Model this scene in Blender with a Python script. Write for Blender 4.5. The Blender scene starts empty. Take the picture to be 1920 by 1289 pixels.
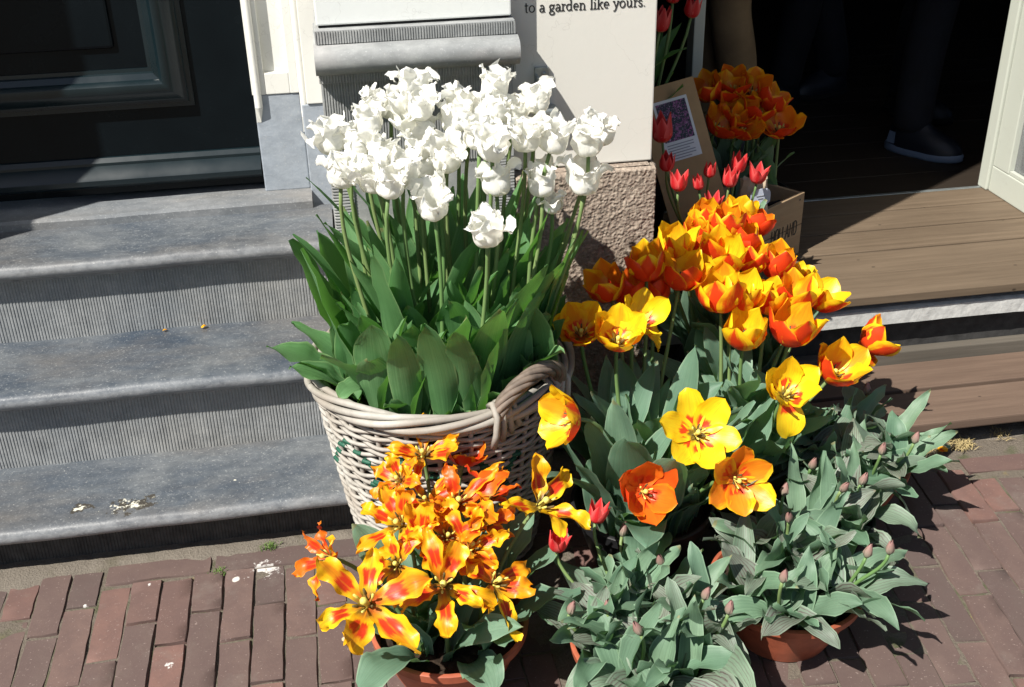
import bpy, bmesh, math, random
import numpy as np
from mathutils import Vector, Matrix, Quaternion, noise as mnoise

S = bpy.context.scene
C = S.collection
PI = math.pi
RNG = random.Random(7)

# ------------------------------------------------------------------ camera, sky, sun, exposure
F_PX, PITCH, YAW, ROLL, EYE = 2125.0, math.radians(27.9), math.radians(8.62), math.radians(-1.35), Vector((0, 0, 1.42))
_cp, _sp, _cy, _sy = math.cos(PITCH), math.sin(PITCH), math.cos(YAW), math.sin(YAW)
FW = Vector((_sy*_cp, _cy*_cp, -_sp))
_r = Vector((_cy, -_sy, 0)); _u = _r.cross(FW)
RT = _r*math.cos(ROLL) + _u*math.sin(ROLL)
UP = -_r*math.sin(ROLL) + _u*math.cos(ROLL)
cam_d = bpy.data.cameras.new('camera'); cam = bpy.data.objects.new('camera', cam_d); C.objects.link(cam)
cam_d.sensor_width = 36; cam_d.lens = F_PX/1920*36; cam_d.clip_start = .05; cam_d.clip_end = 200
cam.matrix_world = Matrix(((RT.x, UP.x, -FW.x, EYE.x), (RT.y, UP.y, -FW.y, EYE.y), (RT.z, UP.z, -FW.z, EYE.z), (0, 0, 0, 1)))
S.camera = cam

SUN_AZ, SUN_EL = math.radians(34), math.radians(50)
SUN = Vector((math.cos(SUN_EL)*math.cos(SUN_AZ), math.cos(SUN_EL)*math.sin(SUN_AZ), -math.sin(SUN_EL)))
W = bpy.data.worlds.new('World'); S.world = W; W.use_nodes = True
wn = W.node_tree.nodes; bg = wn['Background']; sky = wn.new('ShaderNodeTexSky'); sky.sky_type = 'NISHITA'; sky.sun_disc = False
sky.sun_elevation = SUN_EL; sky.sun_rotation = math.radians(236); bg.inputs[1].default_value = .05
W.node_tree.links.new(sky.outputs[0], bg.inputs[0])
sd = bpy.data.lights.new('sun', 'SUN'); sd.energy = 5.0; sd.angle = math.radians(.5); sd.color = (1, .96, .89)
so = bpy.data.objects.new('sun', sd); C.objects.link(so); so.rotation_euler = SUN.to_track_quat('-Z', 'Y').to_euler(); so.location = (-3, -2, 5)
vs = S.view_settings; vs.view_transform = 'Standard'; vs.look = 'None'; vs.gamma = 1; vs.use_curve_mapping = False; vs.exposure = 0.8
S.cycles.max_bounces = 8; S.cycles.transmission_bounces = 6; S.cycles.use_denoising = True

def ray(x, y): return FW + RT*((x-960)/F_PX) - UP*((y-644.5)/F_PX)
def at(x, y, Y):                      # the point of the photo's pixel at depth Y
    d = ray(x, y); return EYE + d*(Y/d.y)
def atz(x, y, z):                     # the point of the photo's pixel at height z
    d = ray(x, y); return EYE + d*((z-EYE.z)/d.z)
def pix(p):
    w = Vector(p)-EYE; k = w.dot(FW)
    return (960+F_PX*w.dot(RT)/k, 644.5-F_PX*w.dot(UP)/k) if k > .01 else (-9999, -9999)

# ------------------------------------------------------------------ nodes
class NT:
    def __init__(s, name):
        s.m = bpy.data.materials.new(name); s.m.use_nodes = True; s.t = s.m.node_tree; s.n = s.t.nodes
        s.b = s.n['Principled BSDF']; s.out = s.n['Material Output']; s._tc = None
    def put(s, sock, v):
        if isinstance(v, bpy.types.NodeSocket): s.t.links.new(v, sock)
        elif isinstance(v, (tuple, list)) and len(v) == 3 and sock.type == 'RGBA': sock.default_value = (*v, 1)
        else: sock.default_value = v
    def node(s, typ, ins=None, **props):
        n = s.n.new('ShaderNode'+typ)
        for k, v in props.items(): setattr(n, k, v)
        for k, v in (ins or {}).items(): s.put(n.inputs[k], v)
        return n
    def tc(s, w='Object'):
        if s._tc is None: s._tc = s.n.new('ShaderNodeTexCoord')
        return s._tc.outputs[w]
    def map(s, vec, scale=(1, 1, 1), loc=(0, 0, 0)):
        return s.node('Mapping', {'Vector': vec, 'Scale': scale, 'Location': loc}).outputs[0]
    def noise(s, scale, detail=4, rough=.6, vec=None, dist=0):
        return s.node('TexNoise', {'Vector': vec or s.tc(), 'Scale': scale, 'Detail': detail, 'Roughness': rough, 'Distortion': dist}).outputs[0]
    def vor(s, scale, vec=None, feature='F1', out='Distance'):
        return s.node('TexVoronoi', {'Vector': vec or s.tc(), 'Scale': scale}, feature=feature).outputs[out]
    def ramp(s, fac, *stops, interp='LINEAR'):
        n = s.node('ValToRGB', {'Fac': fac}); e = n.color_ramp.elements; n.color_ramp.interpolation = interp
        while len(e) < len(stops): e.new(.5)
        for i, (p, c) in enumerate(stops):
            e[i].position = p; e[i].color = (*c, 1) if isinstance(c, tuple) else (c, c, c, 1)
        return n.outputs[0]
    def mix(s, fac, a, b, mode='MIX'):
        n = s.node('Mix', data_type='RGBA', blend_type=mode)
        s.put(n.inputs[0], fac); s.put(n.inputs[6], a); s.put(n.inputs[7], b); return n.outputs[2]
    def math(s, op, a, b=0, c=0, clamp=False):
        n = s.node('Math', operation=op, use_clamp=clamp); s.put(n.inputs[0], a); s.put(n.inputs[1], b); s.put(n.inputs[2], c); return n.outputs[0]
    def sep(s, vec):
        n = s.node('SeparateXYZ', {0: vec}); return n.outputs
    def bump(s, h, strength=.5, dist=.002):
        o = s.node('Bump', {'Height': h, 'Strength': strength, 'Distance': dist}).outputs[0]
        s.put(s.b.inputs['Normal'], o); return o
    def rnd(s): return s.node('ObjectInfo').outputs['Random']
    def set(s, **k):
        for a, v in k.items():
            s.put(s.b.inputs[{'color': 'Base Color', 'rough': 'Roughness', 'metal': 'Metallic', 'spec': 'Specular IOR Level'}.get(a, a)], v)
        return s
    def translucent(s, col, fac, normal=None):
        tr = s.node('BsdfTranslucent', {'Color': col}); mx = s.node('MixShader', {'Fac': fac})
        s.t.links.new(s.b.outputs[0], mx.inputs[1]); s.t.links.new(tr.outputs[0], mx.inputs[2]); s.t.links.new(mx.outputs[0], s.out.inputs[0])

M = {}
def plain(name, col, rough=.6, var=.25, scale=30, bump=0, spec=.4, metal=0):
    n = NT(name); f = n.noise(scale, 5)
    n.set(color=n.mix(n.ramp(f, (.3, 0.), (.7, 1.)), tuple(c*(1-var) for c in col), tuple(c*(1+var) for c in col)), rough=rough, spec=spec, metal=metal)
    if bump: n.bump(f, .6, bump)
    M[name] = n.m; return n

def bluestone(name, lo, hi, brown, rough, marks=()):
    n = NT(name)
    v = n.map(n.tc(), (1.2, 1.9, 1.9))
    big = n.noise(3.2, 6, .65, v, .4); fine = n.noise(190, 4, .75); mid = n.noise(26, 6, .7, v)
    c = n.mix(n.ramp(big, (.33, 0.), (.66, 1.)), lo, hi)
    c = n.mix(n.math('MULTIPLY', n.ramp(n.noise(2.1, 4, .6, n.map(n.tc(), (1, 2.6, 1), (5, 2, 1))), (.48, 0.), (.7, 1.)), .6), c, brown)
    c = n.mix(n.ramp(mid, (.35, .45), (.7, 0.)), c, tuple(x*.55 for x in lo))
    c = n.mix(n.ramp(fine, (.57, 0.), (.72, .5)), c, (.46, .47, .46)); sc = n.noise(1, 6, .8, n.map(n.tc(), (26, 130, 60)), 1.2); c = n.mix(n.ramp(sc, (.6, 0.), (.72, .4)), c, (.42, .43, .43))
    sp = n.vor(55, n.map(n.tc(), (1, 1, 1), (3, 1, 0)))
    c = n.mix(n.ramp(sp, (.05, .5), (.09, 0.)), c, (.42, .41, .38)); nz = n.sep(n.node('NewGeometry').outputs['Normal'])
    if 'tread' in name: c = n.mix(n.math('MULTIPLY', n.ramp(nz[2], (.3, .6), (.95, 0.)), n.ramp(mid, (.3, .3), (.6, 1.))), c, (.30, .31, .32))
    for (p, rad, stretch) in marks:
        g = n.node('VectorMath', {0: n.tc(), 1: p}, operation='SUBTRACT').outputs[0]
        g = n.map(g, (1/rad/stretch, 1/rad, 1))
        d = n.node('VectorMath', {0: g}, operation='LENGTH').outputs['Value']
        m1 = n.math('SUBTRACT', n.noise(38, 5, .7), n.math('MULTIPLY', d, .24))
        c = n.mix(n.ramp(m1, (.36, 0.), (.40, .9)), c, (.045, .038, .028))
        m2 = n.math('SUBTRACT', n.noise(75, 5, .75, n.map(n.tc(), (1, 1, 1), (2, 7, 3))), n.math('MULTIPLY', d, .22))
        c = n.mix(n.ramp(m2, (.45, 0.), (.49, .95)), c, (.62, .6, .5))
    n.set(color=c, rough=n.ramp(mid, (.3, rough-.1), (.7, rough+.15)), spec=.45)
    n.bump(n.math('ADD', n.math('MULTIPLY', fine, .4), mid), .45, .0016)
    M[name] = n.m

T1 = atz(245, 945, .124)
bluestone('bluestone tread', (.045, .06, .082), (.155, .165, .172), (.15, .128, .105), .36, [(tuple(T1), .034, 2.2), (tuple(atz(150, 950, .124)), .018, 1.5), (tuple(atz(440, 900, .124)), .003, 1.5)])
bluestone('bluestone sill', (.13, .145, .16), (.23, .235, .24), (.22, .19, .155), .6)
bluestone('bluestone chiselled', (.205, .22, .23), (.325, .33, .325), (.23, .215, .185), .75)
bluestone('bluestone smooth', (.27, .31, .36), (.37, .41, .46), (.33, .35, .36), .7)
bluestone('bluestone carved', (.24, .25, .25), (.4, .405, .395), (.36, .30, .28), .65)

def paint(name, col, dirt, rough=.5, specks=.25):
    n = NT(name); f = n.noise(4, 6, .6, n.map(n.tc(), (1, 1, .5)))
    c = n.mix(n.ramp(f, (.35, 0.), (.75, .35)), col, dirt)
    s = n.noise(45, 5, .8, n.map(n.tc(), (1, 1, .45)))
    c = n.mix(n.ramp(s, (.68, 0.), (.76, specks)), c, tuple(x*.45 for x in dirt))
    cr = n.vor(2.3, n.node('VectorMath', {0: n.map(n.tc(), (3, 1, 1)), 1: n.node('TexNoise', {'Vector': n.tc(), 'Scale': 9., 'Detail': 4.}).outputs[1]}, operation='ADD').outputs[0], 'DISTANCE_TO_EDGE')
    c = n.mix(n.ramp(cr, (.0, .3), (.006, 0.)), c, (.3, .28, .25))
    n.set(color=c, rough=rough, spec=.35); n.bump(n.math('ADD', f, n.math('MULTIPLY', n.noise(80, 4), .3)), .25, .003); M[name] = n.m
paint('cream wall paint', (.64, .625, .575), (.60, .57, .50))
paint('white frame paint', (.70, .695, .65), (.66, .65, .58), .4, .15)
paint('pilaster paint', (.68, .70, .68), (.66, .67, .63), .5, .15)
paint('shop frame paint', (.43, .45, .395), (.42, .44, .36), .45, .4)
n = NT('door paint'); f = n.noise(9, 5); n.set(color=n.mix(f, (.002, .0035, .005), (.004, .007, .009)), rough=n.ramp(f, (.3, .2), (.7, .3)), spec=.16)
n.bump(n.noise(140, 3), .1, .0006); M['door paint'] = n.m
n = NT('sunlit door paint'); f = n.noise(9, 5); n.set(color=n.mix(f, (.003, .0085, .011), (.006, .014, .0175)), rough=n.ramp(f, (.3, .26), (.7, .36)), spec=.5); M['sunlit door paint'] = n.m  # same paint as the leaf, its sunlit sheen put into a lighter colour

n = NT('pebbledash'); f = n.vor(150); g = n.noise(8, 6, .7); k = n.noise(90, 3)
c = n.mix(n.ramp(g, (.35, 0.), (.7, 1.)), (.29, .235, .185), (.43, .36, .29)); c = n.mix(n.ramp(k, (.45, .55), (.65, 0.)), c, (.17, .125, .1))
c = n.mix(n.ramp(n.noise(300, 2), (.6, 0.), (.7, .5)), c, (.5, .44, .38)); n.set(color=c, rough=.95, spec=.2)
n.bump(n.math('ADD', f, k), .7, .003); M['pebbledash'] = n.m

n = NT('paving brick'); f = n.noise(14, 6, .7); fine = n.noise(150, 4, .75); r = n.rnd()
c = n.mix(r, (.088, .065, .058), (.14, .09, .076)); c = n.mix(n.ramp(f, (.35, .7), (.65, 0.)), c, (.088, .058, .053))
c = n.mix(n.math('MULTIPLY', n.ramp(n.math('FRACT', n.math('MULTIPLY', r, 7.3)), (.8, 0.), (.95, .5)), f), c, (.22, .095, .072))
geo = n.node('NewGeometry'); wp = geo.outputs['Position']
c = n.mix(n.ramp(n.noise(230, 2, .5, wp), (.66, 0.), (.74, .45)), c, (.33, .26, .23))
c = n.mix(n.ramp(n.noise(5.5, 6, .75, wp), (.56, 0.), (.75, .45)), c, (.17, .145, .125))
sp = n.vor(7, wp)
c = n.mix(n.ramp(n.math('ADD', sp, n.math('MULTIPLY', n.noise(60, 3, .7, wp), .06)), (.075, .9), (.088, 0.)), c, (.55, .53, .48))
for (pp, rad) in ((atz(497, 1068, 0), .034), (atz(318, 1248, 0), .011), (atz(160, 1135, 0), .006), (atz(280, 1097, 0), .006)):
    d = n.node('VectorMath', {0: wp, 1: tuple(pp)}, operation='DISTANCE').outputs['Value']
    mk = n.math('SUBTRACT', n.noise(70, 5, .75, wp), n.math('MULTIPLY', d, .26/rad))
    c = n.mix(n.ramp(mk, (.34, 0.), (.42, .85)), c, (.6, .58, .55))
n.set(color=c, rough=.82, spec=.3); n.bump(n.math('ADD', f, n.math('MULTIPLY', fine, .5)), .5, .0018); M['paving brick'] = n.m

n = NT('joint sand'); f = n.noise(180, 5, .7); g = n.noise(11, 5)
c = n.mix(f, (.075, .062, .05), (.20, .17, .135)); c = n.mix(n.ramp(g, (.52, 0.), (.68, .75)), c, (.055, .07, .025)); c = n.mix(n.ramp(n.noise(23, 4), (.62, 0.), (.72, .5)), c, (.22, .17, .07))
n.set(color=c, rough=.95, spec=.15); n.bump(f, .9, .005); M['joint sand'] = n.m
n = NT('street grit'); f = n.noise(220, 5, .7); c = n.mix(f, (.10, .085, .07), (.25, .22, .18)); c = n.mix(n.ramp(n.noise(14, 5), (.55, 0.), (.7, .6)), c, (.10, .09, .06))
n.set(color=c, rough=.95, spec=.15); n.bump(f, .9, .006); M['street grit'] = n.m

def wood(name, dark, light, rough=.7, gs=1.0):
    n = NT(name); r = n.rnd(); off = n.node('CombineXYZ', {0: n.math('MULTIPLY', r, 9.), 1: n.math('MULTIPLY', r, 5.), 2: r}).outputs[0]
    v = n.node('VectorMath', {0: n.map(n.tc(), (2.2*gs, 45*gs, 45*gs)), 1: off}, operation='ADD').outputs[0]
    g = n.noise(1.6, 6, .7, v, .3); b = n.noise(2.5, 5, .6, n.map(n.tc(), (1, 2.5, 1)))
    c = n.mix(n.ramp(g, (.3, 0.), (.72, 1.)), dark, light); c = n.mix(n.ramp(b, (.4, .35), (.7, 0.)), c, tuple(x*.6 for x in dark))
    c = n.mix(n.math('MULTIPLY', r, .3), c, tuple(x*.7 for x in light))
    k = n.vor(16, n.map(n.tc(), (.6, 1, 1))); c = n.mix(n.ramp(k, (.035, .8), (.06, 0.)), c, tuple(x*.25 for x in dark))
    n.set(color=c, rough=rough, spec=.3); n.bump(g, .4, .0015); M[name] = n.m
wood('deck wood', (.10, .071, .046), (.185, .137, .093)); wood('weathered beam', (.085, .075, .06), (.15, .13, .105), .85); wood('crate wood', (.30, .20, .115), (.46, .33, .2), .7)
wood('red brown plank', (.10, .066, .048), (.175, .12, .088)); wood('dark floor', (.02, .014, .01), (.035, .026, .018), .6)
plain('whitewashed concrete', (.48, .48, .46), .9, .18, 60, .002); plain('grimy shaded stone', (.06, .056, .052), .9, .4, 40, .003); plain('dark concrete', (.035, .034, .033), .9, .4, 40, .003)
plain('soil', (.028, .019, .013), .95, .7, 90, .004, .15); plain('terracotta plastic', (.33, .088, .045), .5, .28, 22, 0, .4); plain('black plastic', (.012, .012, .013), .45, .2)
n = NT('wicker'); f = n.noise(28, 5); r = n.rnd(); g = n.noise(7, 4)
c = n.mix(n.ramp(f, (.3, 0.), (.7, 1.)), (.25, .232, .20), (.47, .45, .41)); c = n.mix(n.ramp(g, (.44, 0.), (.68, .85)), c, (.20, .16, .12)); n.set(color=c, rough=.65, spec=.3); n.bump(f, .3, .001); M['wicker'] = n.m
plain('wicker shaded', (.15, .115, .09), .7, .5, 26, .001); plain('green willow', (.012, .085, .05), .6, .3, 40)
plain('lettering', (.02, .02, .02), .6, .1); plain('galvanised', (.32, .35, .35), .4, .2, 40, 0, .5, .7); plain('kraft board', (.42, .27, .13), .8, .1, 25)
plain('white card', (.75, .75, .74), .5, .03); plain('grey print', (.3, .3, .32), .7, .1); plain('bluish label', (.55, .60, .72), .6, .04); plain('paper bag', (.50, .40, .29), .85, .1, 20)
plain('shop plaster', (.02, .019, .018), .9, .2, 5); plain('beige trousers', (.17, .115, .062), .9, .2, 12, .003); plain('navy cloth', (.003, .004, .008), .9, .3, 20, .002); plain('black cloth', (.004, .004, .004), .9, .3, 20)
plain('skin', (.5, .32, .24), .55, .06); plain('dark hair', (.03, .02, .015), .6, .3); plain('shoe navy', (.004, .006, .012), .5, .2); plain('shoe sole', (.11, .15, .22), .5, .05)
plain('stamen yellow', (.62, .55, .12), .6, .2, 200); plain('anther dark', (.10, .07, .02), .7, .3, 200); plain('dry grass', (.36, .28, .13), .9, .3, 60); plain('fresh grass', (.10, .17, .035), .8, .3, 60); plain('pale stick', (.6, .45, .28), .7, .1)
n = NT('window glass'); n.set(color=(.02, .022, .024), rough=.05, spec=.6); n.set(**{'Transmission Weight': .75, 'IOR': 1.45}); n.put(n.b.inputs['Base Color'], (.5, .52, .52)); M['window glass'] = n.m
n = NT('flower print'); uv = n.map(n.tc('Generated'), (1, 1, 1)); f = n.noise(9, 4, .6, uv, 1.5); g = n.noise(26, 3, .6, uv, 1.)
c = n.mix(n.ramp(f, (.5, 0.), (.6, 1.)), (.008, .012, .010), (.30, .07, .20)); c = n.mix(n.ramp(g, (.58, 0.), (.68, .8)), c, (.62, .42, .52)); n.set(color=c, rough=.3); M['flower print'] = n.m

# plants: UV.x runs across the blade, UV.y from base to tip
def leafmat(name, dark, light, edge, trans, stripes=None, tr=.28, rough=.42):
    n = NT(name); uv = n.tc('UV'); x, y, _ = n.sep(uv); r = n.rnd()
    c = n.mix(r, dark, light); c = n.mix(n.ramp(n.noise(18, 4, .6), (.35, .45), (.65, 0.)), c, tuple(a*.72 for a in dark))
    vein = n.noise(1, 3, .6, n.node('CombineXYZ', {0: n.math('MULTIPLY', x, 34.), 1: n.math('MULTIPLY', y, 1.3), 2: n.math('MULTIPLY', r, 20.)}).outputs[0])
    c = n.mix(n.ramp(vein, (.38, .5), (.6, 0.)), c, tuple(a*.6 for a in dark)); c = n.mix(n.ramp(n.math('ADD', y, n.math('MULTIPLY', n.noise(30, 3), .05)), (.99, 0.), (1.03, .6)), c, n.mix(n.ramp(r, (.6, 0.), (.75, 1.)), dark, (.25, .2, .08)))
    e = n.math('ABSOLUTE', n.math('SUBTRACT', x, .5)); c = n.mix(n.ramp(e, (.44, 0.), (.5, .65)), c, edge)
    if stripes:
        wob = n.math('MULTIPLY', n.noise(1, 3, .6, n.node('CombineXYZ', {0: n.math('MULTIPLY', x, 5.), 1: n.math('MULTIPLY', y, 6.), 2: n.math('MULTIPLY', r, 30.)}).outputs[0]), 1.1)
        st = n.math('SINE', n.math('MULTIPLY', n.math('ADD', n.math('MULTIPLY', x, 8.5), wob), 2*PI))
        brk = n.noise(1, 4, .7, n.node('CombineXYZ', {0: n.math('MULTIPLY', x, 24.), 1: n.math('MULTIPLY', y, 9.), 2: n.math('MULTIPLY', r, 11.)}).outputs[0])
        am = n.node('ObjectInfo').outputs['Color']; amx = n.sep(am)[0]
        k = n.math('MULTIPLY', n.math('MULTIPLY', n.ramp(st, (.35, 0.), (.75, .8)), n.ramp(brk, (.3, .25), (.5, 1.))), amx)
        wash = n.math('MULTIPLY', amx, .45); c = n.mix(wash, c, (.24, .22, .21))
        c = n.mix(k, c, stripes)
    n.set(color=c, rough=rough, spec=.38); n.bump(vein, .45, .0010); n.translucent(trans, tr); M[name] = n.m
leafmat('green tulip leaf', (.085, .215, .075), (.20, .37, .165), (.26, .40, .17), (.17, .45, .06), rough=.45)
leafmat('bluegreen tulip leaf', (.125, .23, .155), (.23, .365, .245), (.30, .42, .28), (.20, .42, .11), rough=.5)
leafmat('striped tulip leaf', (.12, .22, .14), (.205, .325, .20), (.30, .44, .29), (.17, .37, .11), (.085, .04, .05), .22, .5)
n = NT('stem green'); n.set(color=n.mix(n.rnd(), (.10, .19, .06), (.17, .23, .085)), rough=.5, spec=.3); M['stem green'] = n.m

def uvparts(n):
    x, y, _ = n.sep(n.tc('UV')); e = n.math('ABSOLUTE', n.math('SUBTRACT', x, .5)); r = n.rnd()
    wv = n.node('CombineXYZ', {0: n.math('MULTIPLY', x, 7.), 1: n.math('MULTIPLY', y, 2.2), 2: n.math('MULTIPLY', r, 40.)}).outputs[0]
    fib = n.node('CombineXYZ', {0: n.math('MULTIPLY', x, 40.), 1: n.math('MULTIPLY', y, 2.), 2: n.math('MULTIPLY', r, 40.)}).outputs[0]
    return x, y, e, r, n.noise(1, 4, .65, wv), n.noise(1, 3, .6, fib)
n = NT('white petal'); x, y, e, r, w, fb = uvparts(n)
c = n.mix(n.ramp(y, (.0, .75), (.3, 0.)), (.92, .915, .88), (.62, .64, .36)); c = n.mix(n.ramp(fb, (.35, .18), (.6, 0.)), c, (.72, .72, .62))
n.set(color=c, rough=.5, spec=.25); n.bump(fb, .35, .0009); n.translucent((.95, .94, .86), .36); M['white petal'] = n.m

def flamed(name, yellow, orange, red, kind):
    n = NT(name); x, y, e, r, w, fb = uvparts(n); am = n.sep(n.node('ObjectInfo').outputs['Color']); heat, orng = am[0], am[1]
    base = n.mix(n.math('ADD', orng, n.math('MULTIPLY', n.math('SUBTRACT', w, .5), .9), clamp=True), yellow, orange)
    back = n.node('NewGeometry').outputs['Backfacing']
    # outer face: a red flame up the middle of the petal; inner face: a red mark low down
    fl = n.math('ADD', n.math('SUBTRACT', n.math('MULTIPLY', heat, .62), e), n.math('MULTIPLY', n.math('SUBTRACT', w, .5), .55))
    fl = n.math('SUBTRACT', fl, n.math('MULTIPLY', n.math('POWER', y, 3.), .22))
    outer = n.mix(n.ramp(fl, (.02, 0.), (.2, 1.)), base, red)
    outer = n.mix(n.ramp(y, (.0, .8), (.14, 0.)), outer, (.45, .33, .05))
    lo, hi, half = (.2, .34, .3) if kind == 'cup' else (.34, .56, .3)
    yy = n.math('ADD', y, n.math('MULTIPLY', n.math('SUBTRACT', w, .5), .34))
    mk = n.math('MULTIPLY', n.ramp(yy, (lo-.06, 0.), (lo, 1.), (hi, 1.), (hi+.07, 0.)), n.ramp(n.math('ADD', e, n.math('MULTIPLY', n.math('SUBTRACT', w, .5), .3)), (half-.07, 1.), (half+.05, 0.)))
    inner = n.mix(mk, base, red)
    if kind == 'parrot': inner = n.mix(n.ramp(n.math('ADD', y, n.math('MULTIPLY', w, .2)), (.24, .9), (.36, 0.)), inner, (.14, .11, .02)); inner = n.mix(n.ramp(n.math('ADD', e, n.math('MULTIPLY', w, .3)), (.10, .8), (.2, 0.)), inner, n.mix(n.ramp(y, (.3, 0.), (.7, .6)), yellow, red))
    else: inner = n.mix(n.ramp(n.math('ADD', y, n.math('MULTIPLY', w, .1)), (.12, .9), (.19, 0.)), inner, (.10, .09, .025))
    inner = n.mix(n.math('MULTIPLY', n.ramp(fl, (.1, 0.), (.3, 1.)), n.math('MULTIPLY', heat, .55)), inner, red)
    c = n.mix(back, outer, inner)
    c = n.mix(n.ramp(fb, (.32, .55), (.52, 0.)), c, n.mix(.45, c, red))
    n.set(color=c, rough=.36, spec=.38); n.bump(fb, .3, .0008)
    n.translucent(c, .30); M[name] = n.m
flamed('flamed tulip petal', (.93, .65, .014), (.90, .34, .010), (.76, .06, .012), 'cup')
flamed('parrot tulip petal', (.91, .56, .013), (.87, .28, .008), (.62, .042, .01), 'parrot')
n = NT('pink petal'); x, y, e, r, w, fb = uvparts(n)
c = n.mix(n.ramp(n.math('ADD', e, n.math('MULTIPLY', w, .3)), (.25, 0.), (.62, 1.)), (.60, .025, .03), (.78, .13, .12)); c = n.mix(n.ramp(y, (.0, .8), (.25, 0.)), c, (.75, .5, .3))
n.set(color=c, rough=.4, spec=.35); n.translucent(c, .28); M['pink petal'] = n.m
n = NT('bud petal'); x, y, e, r, w, fb = uvparts(n)
c = n.mix(n.ramp(n.math('ADD', y, n.math('MULTIPLY', w, .3)), (.35, 0.), (1.05, 1.)), (.21, .21, .15), (.27, .14, .125)); c = n.mix(n.ramp(fb, (.4, .4), (.6, 0.)), c, (.20, .12, .11)); n.set(color=c, rough=.5, spec=.3); M['bud petal'] = n.m

# ------------------------------------------------------------------ object helpers
def tag(o, label=None, cat=None, group=None, kind=None):
    if label: o['label'] = label
    if cat: o['category'] = cat
    if group: o['group'] = group
    if kind: o['kind'] = kind
    return o
def thing(name, label, cat, loc=(0, 0, 0), group=None):
    o = bpy.data.objects.new(name, None); C.objects.link(o); o.location = loc; o.empty_display_size = .02
    return tag(o, label, cat, group)
def link(name, me, parent=None, mtx=None):
    o = bpy.data.objects.new(name, me); C.objects.link(o)
    if parent is not None:
        o.parent = parent
        o.matrix_basis = Matrix.Translation(-parent_origin(parent)) @ (mtx or Matrix())
    elif mtx is not None: o.matrix_basis = mtx
    return o
def parent_origin(p):
    v = Vector(p.location)
    while p.parent is not None: p = p.parent; v = v + Vector(p.location)
    return v
def mesh(name, verts, faces, mat, smooth=False, uv=None):
    me = bpy.data.meshes.new(name); me.from_pydata([tuple(v) for v in verts], [], faces)
    me.materials.append(M[mat] if isinstance(mat, str) else mat)
    if smooth: me.polygons.foreach_set('use_smooth', [True]*len(me.polygons))
    if uv is not None:
        l = me.uv_layers.new(name='UVMap'); idx = np.empty(len(me.loops), dtype=np.int32); me.loops.foreach_get('vertex_index', idx)
        l.data.foreach_set('uv', np.asarray(uv, dtype=np.float32)[idx].ravel())
    return me
def grid_faces(nu, nv, closed=False):
    f = []
    w = nv if closed else nv+1
    for i in range(nu):
        for j in range(nv):
            k = (j+1) % nv if closed else j+1
            f.append((i*w+j, i*w+k, (i+1)*w+k, (i+1)*w+j))
    return f
def bm_mesh(name, bm, mat, smooth=False):
    me = bpy.data.meshes.new(name); bm.normal_update(); bm.to_mesh(me); bm.free(); me.materials.append(M[mat])
    if smooth: me.polygons.foreach_set('use_smooth', [True]*len(me.polygons))
    return me
def add_box(bm, a, b, bevel=0, seg=2, rot=None):
    x0, y0, z0 = a; x1, y1, z1 = b
    t = bmesh.new()
    r = bmesh.ops.create_cube(t, size=1)
    for v in r['verts']: v.co = Vector(((x0+x1)/2+v.co.x*(x1-x0), (y0+y1)/2+v.co.y*(y1-y0), (z0+z1)/2+v.co.z*(z1-z0)))
    if bevel: bmesh.ops.bevel(t, geom=t.edges[:], offset=bevel, segments=seg, affect='EDGES', profile=.6)
    if rot is not None: bmesh.ops.transform(t, matrix=rot, verts=t.verts)
    me = bpy.data.meshes.new('tmp'); t.to_mesh(me); t.free(); bm.from_mesh(me); bpy.data.meshes.remove(me)
def box(name, a, b, mat, parent=None, bevel=.002, seg=2, rot=None):
    bm = bmesh.new(); add_box(bm, a, b, bevel, seg, rot); return link(name, bm_mesh(name, bm, mat), parent)
def tube_arrays(pts, rad, n=6, closed=False):
    P = np.asarray(pts, float); m = len(P); T = np.roll(P, -1, 0)-np.roll(P, 1, 0)
    if not closed: T[0] = P[1]-P[0]; T[-1] = P[-1]-P[-2]
    T /= np.linalg.norm(T, axis=1)[:, None]+1e-12
    ref = np.array([0, 0, 1.]) if abs(T[0][2]) < .9 else np.array([1., 0, 0])
    A = np.zeros_like(P); a = ref-T[0]*(ref@T[0]); A[0] = a/np.linalg.norm(a)
    for i in range(1, m):
        a = A[i-1]-T[i]*(A[i-1]@T[i]); A[i] = a/np.linalg.norm(a)
    B = np.cross(T, A); th = np.arange(n)*2*PI/n; R = np.full(m, rad) if np.isscalar(rad) else np.asarray(rad)
    V = P[:, None, :]+R[:, None, None]*(np.cos(th)[None, :, None]*A[:, None, :]+np.sin(th)[None, :, None]*B[:, None, :])
    return V.reshape(-1, 3), m, n
def tube(name, pts, rad, mat, parent=None, n=6, closed=False, cap=True):
    V, m, n = tube_arrays(pts, rad, n, closed); f = grid_faces(m-1, n, True)
    if closed: f += [((m-1)*n+j, (m-1)*n+(j+1) % n, (j+1) % n, j) for j in range(n)]
    elif cap: f += [tuple(range(n))[::-1], tuple(range((m-1)*n, m*n))]
    return link(name, mesh(name, V, f, mat, True), parent)
def lathe(name, prof, mat, parent=None, n=40, center=(0, 0), smooth=True, jit=0):
    V = []
    for r, z in prof:
        for j in range(n):
            a = 2*PI*j/n; V.append((center[0]+r*math.cos(a), center[1]+r*math.sin(a), z))
    return link(name, mesh(name, V, grid_faces(len(prof)-1, n, True), mat, smooth), parent)
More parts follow.
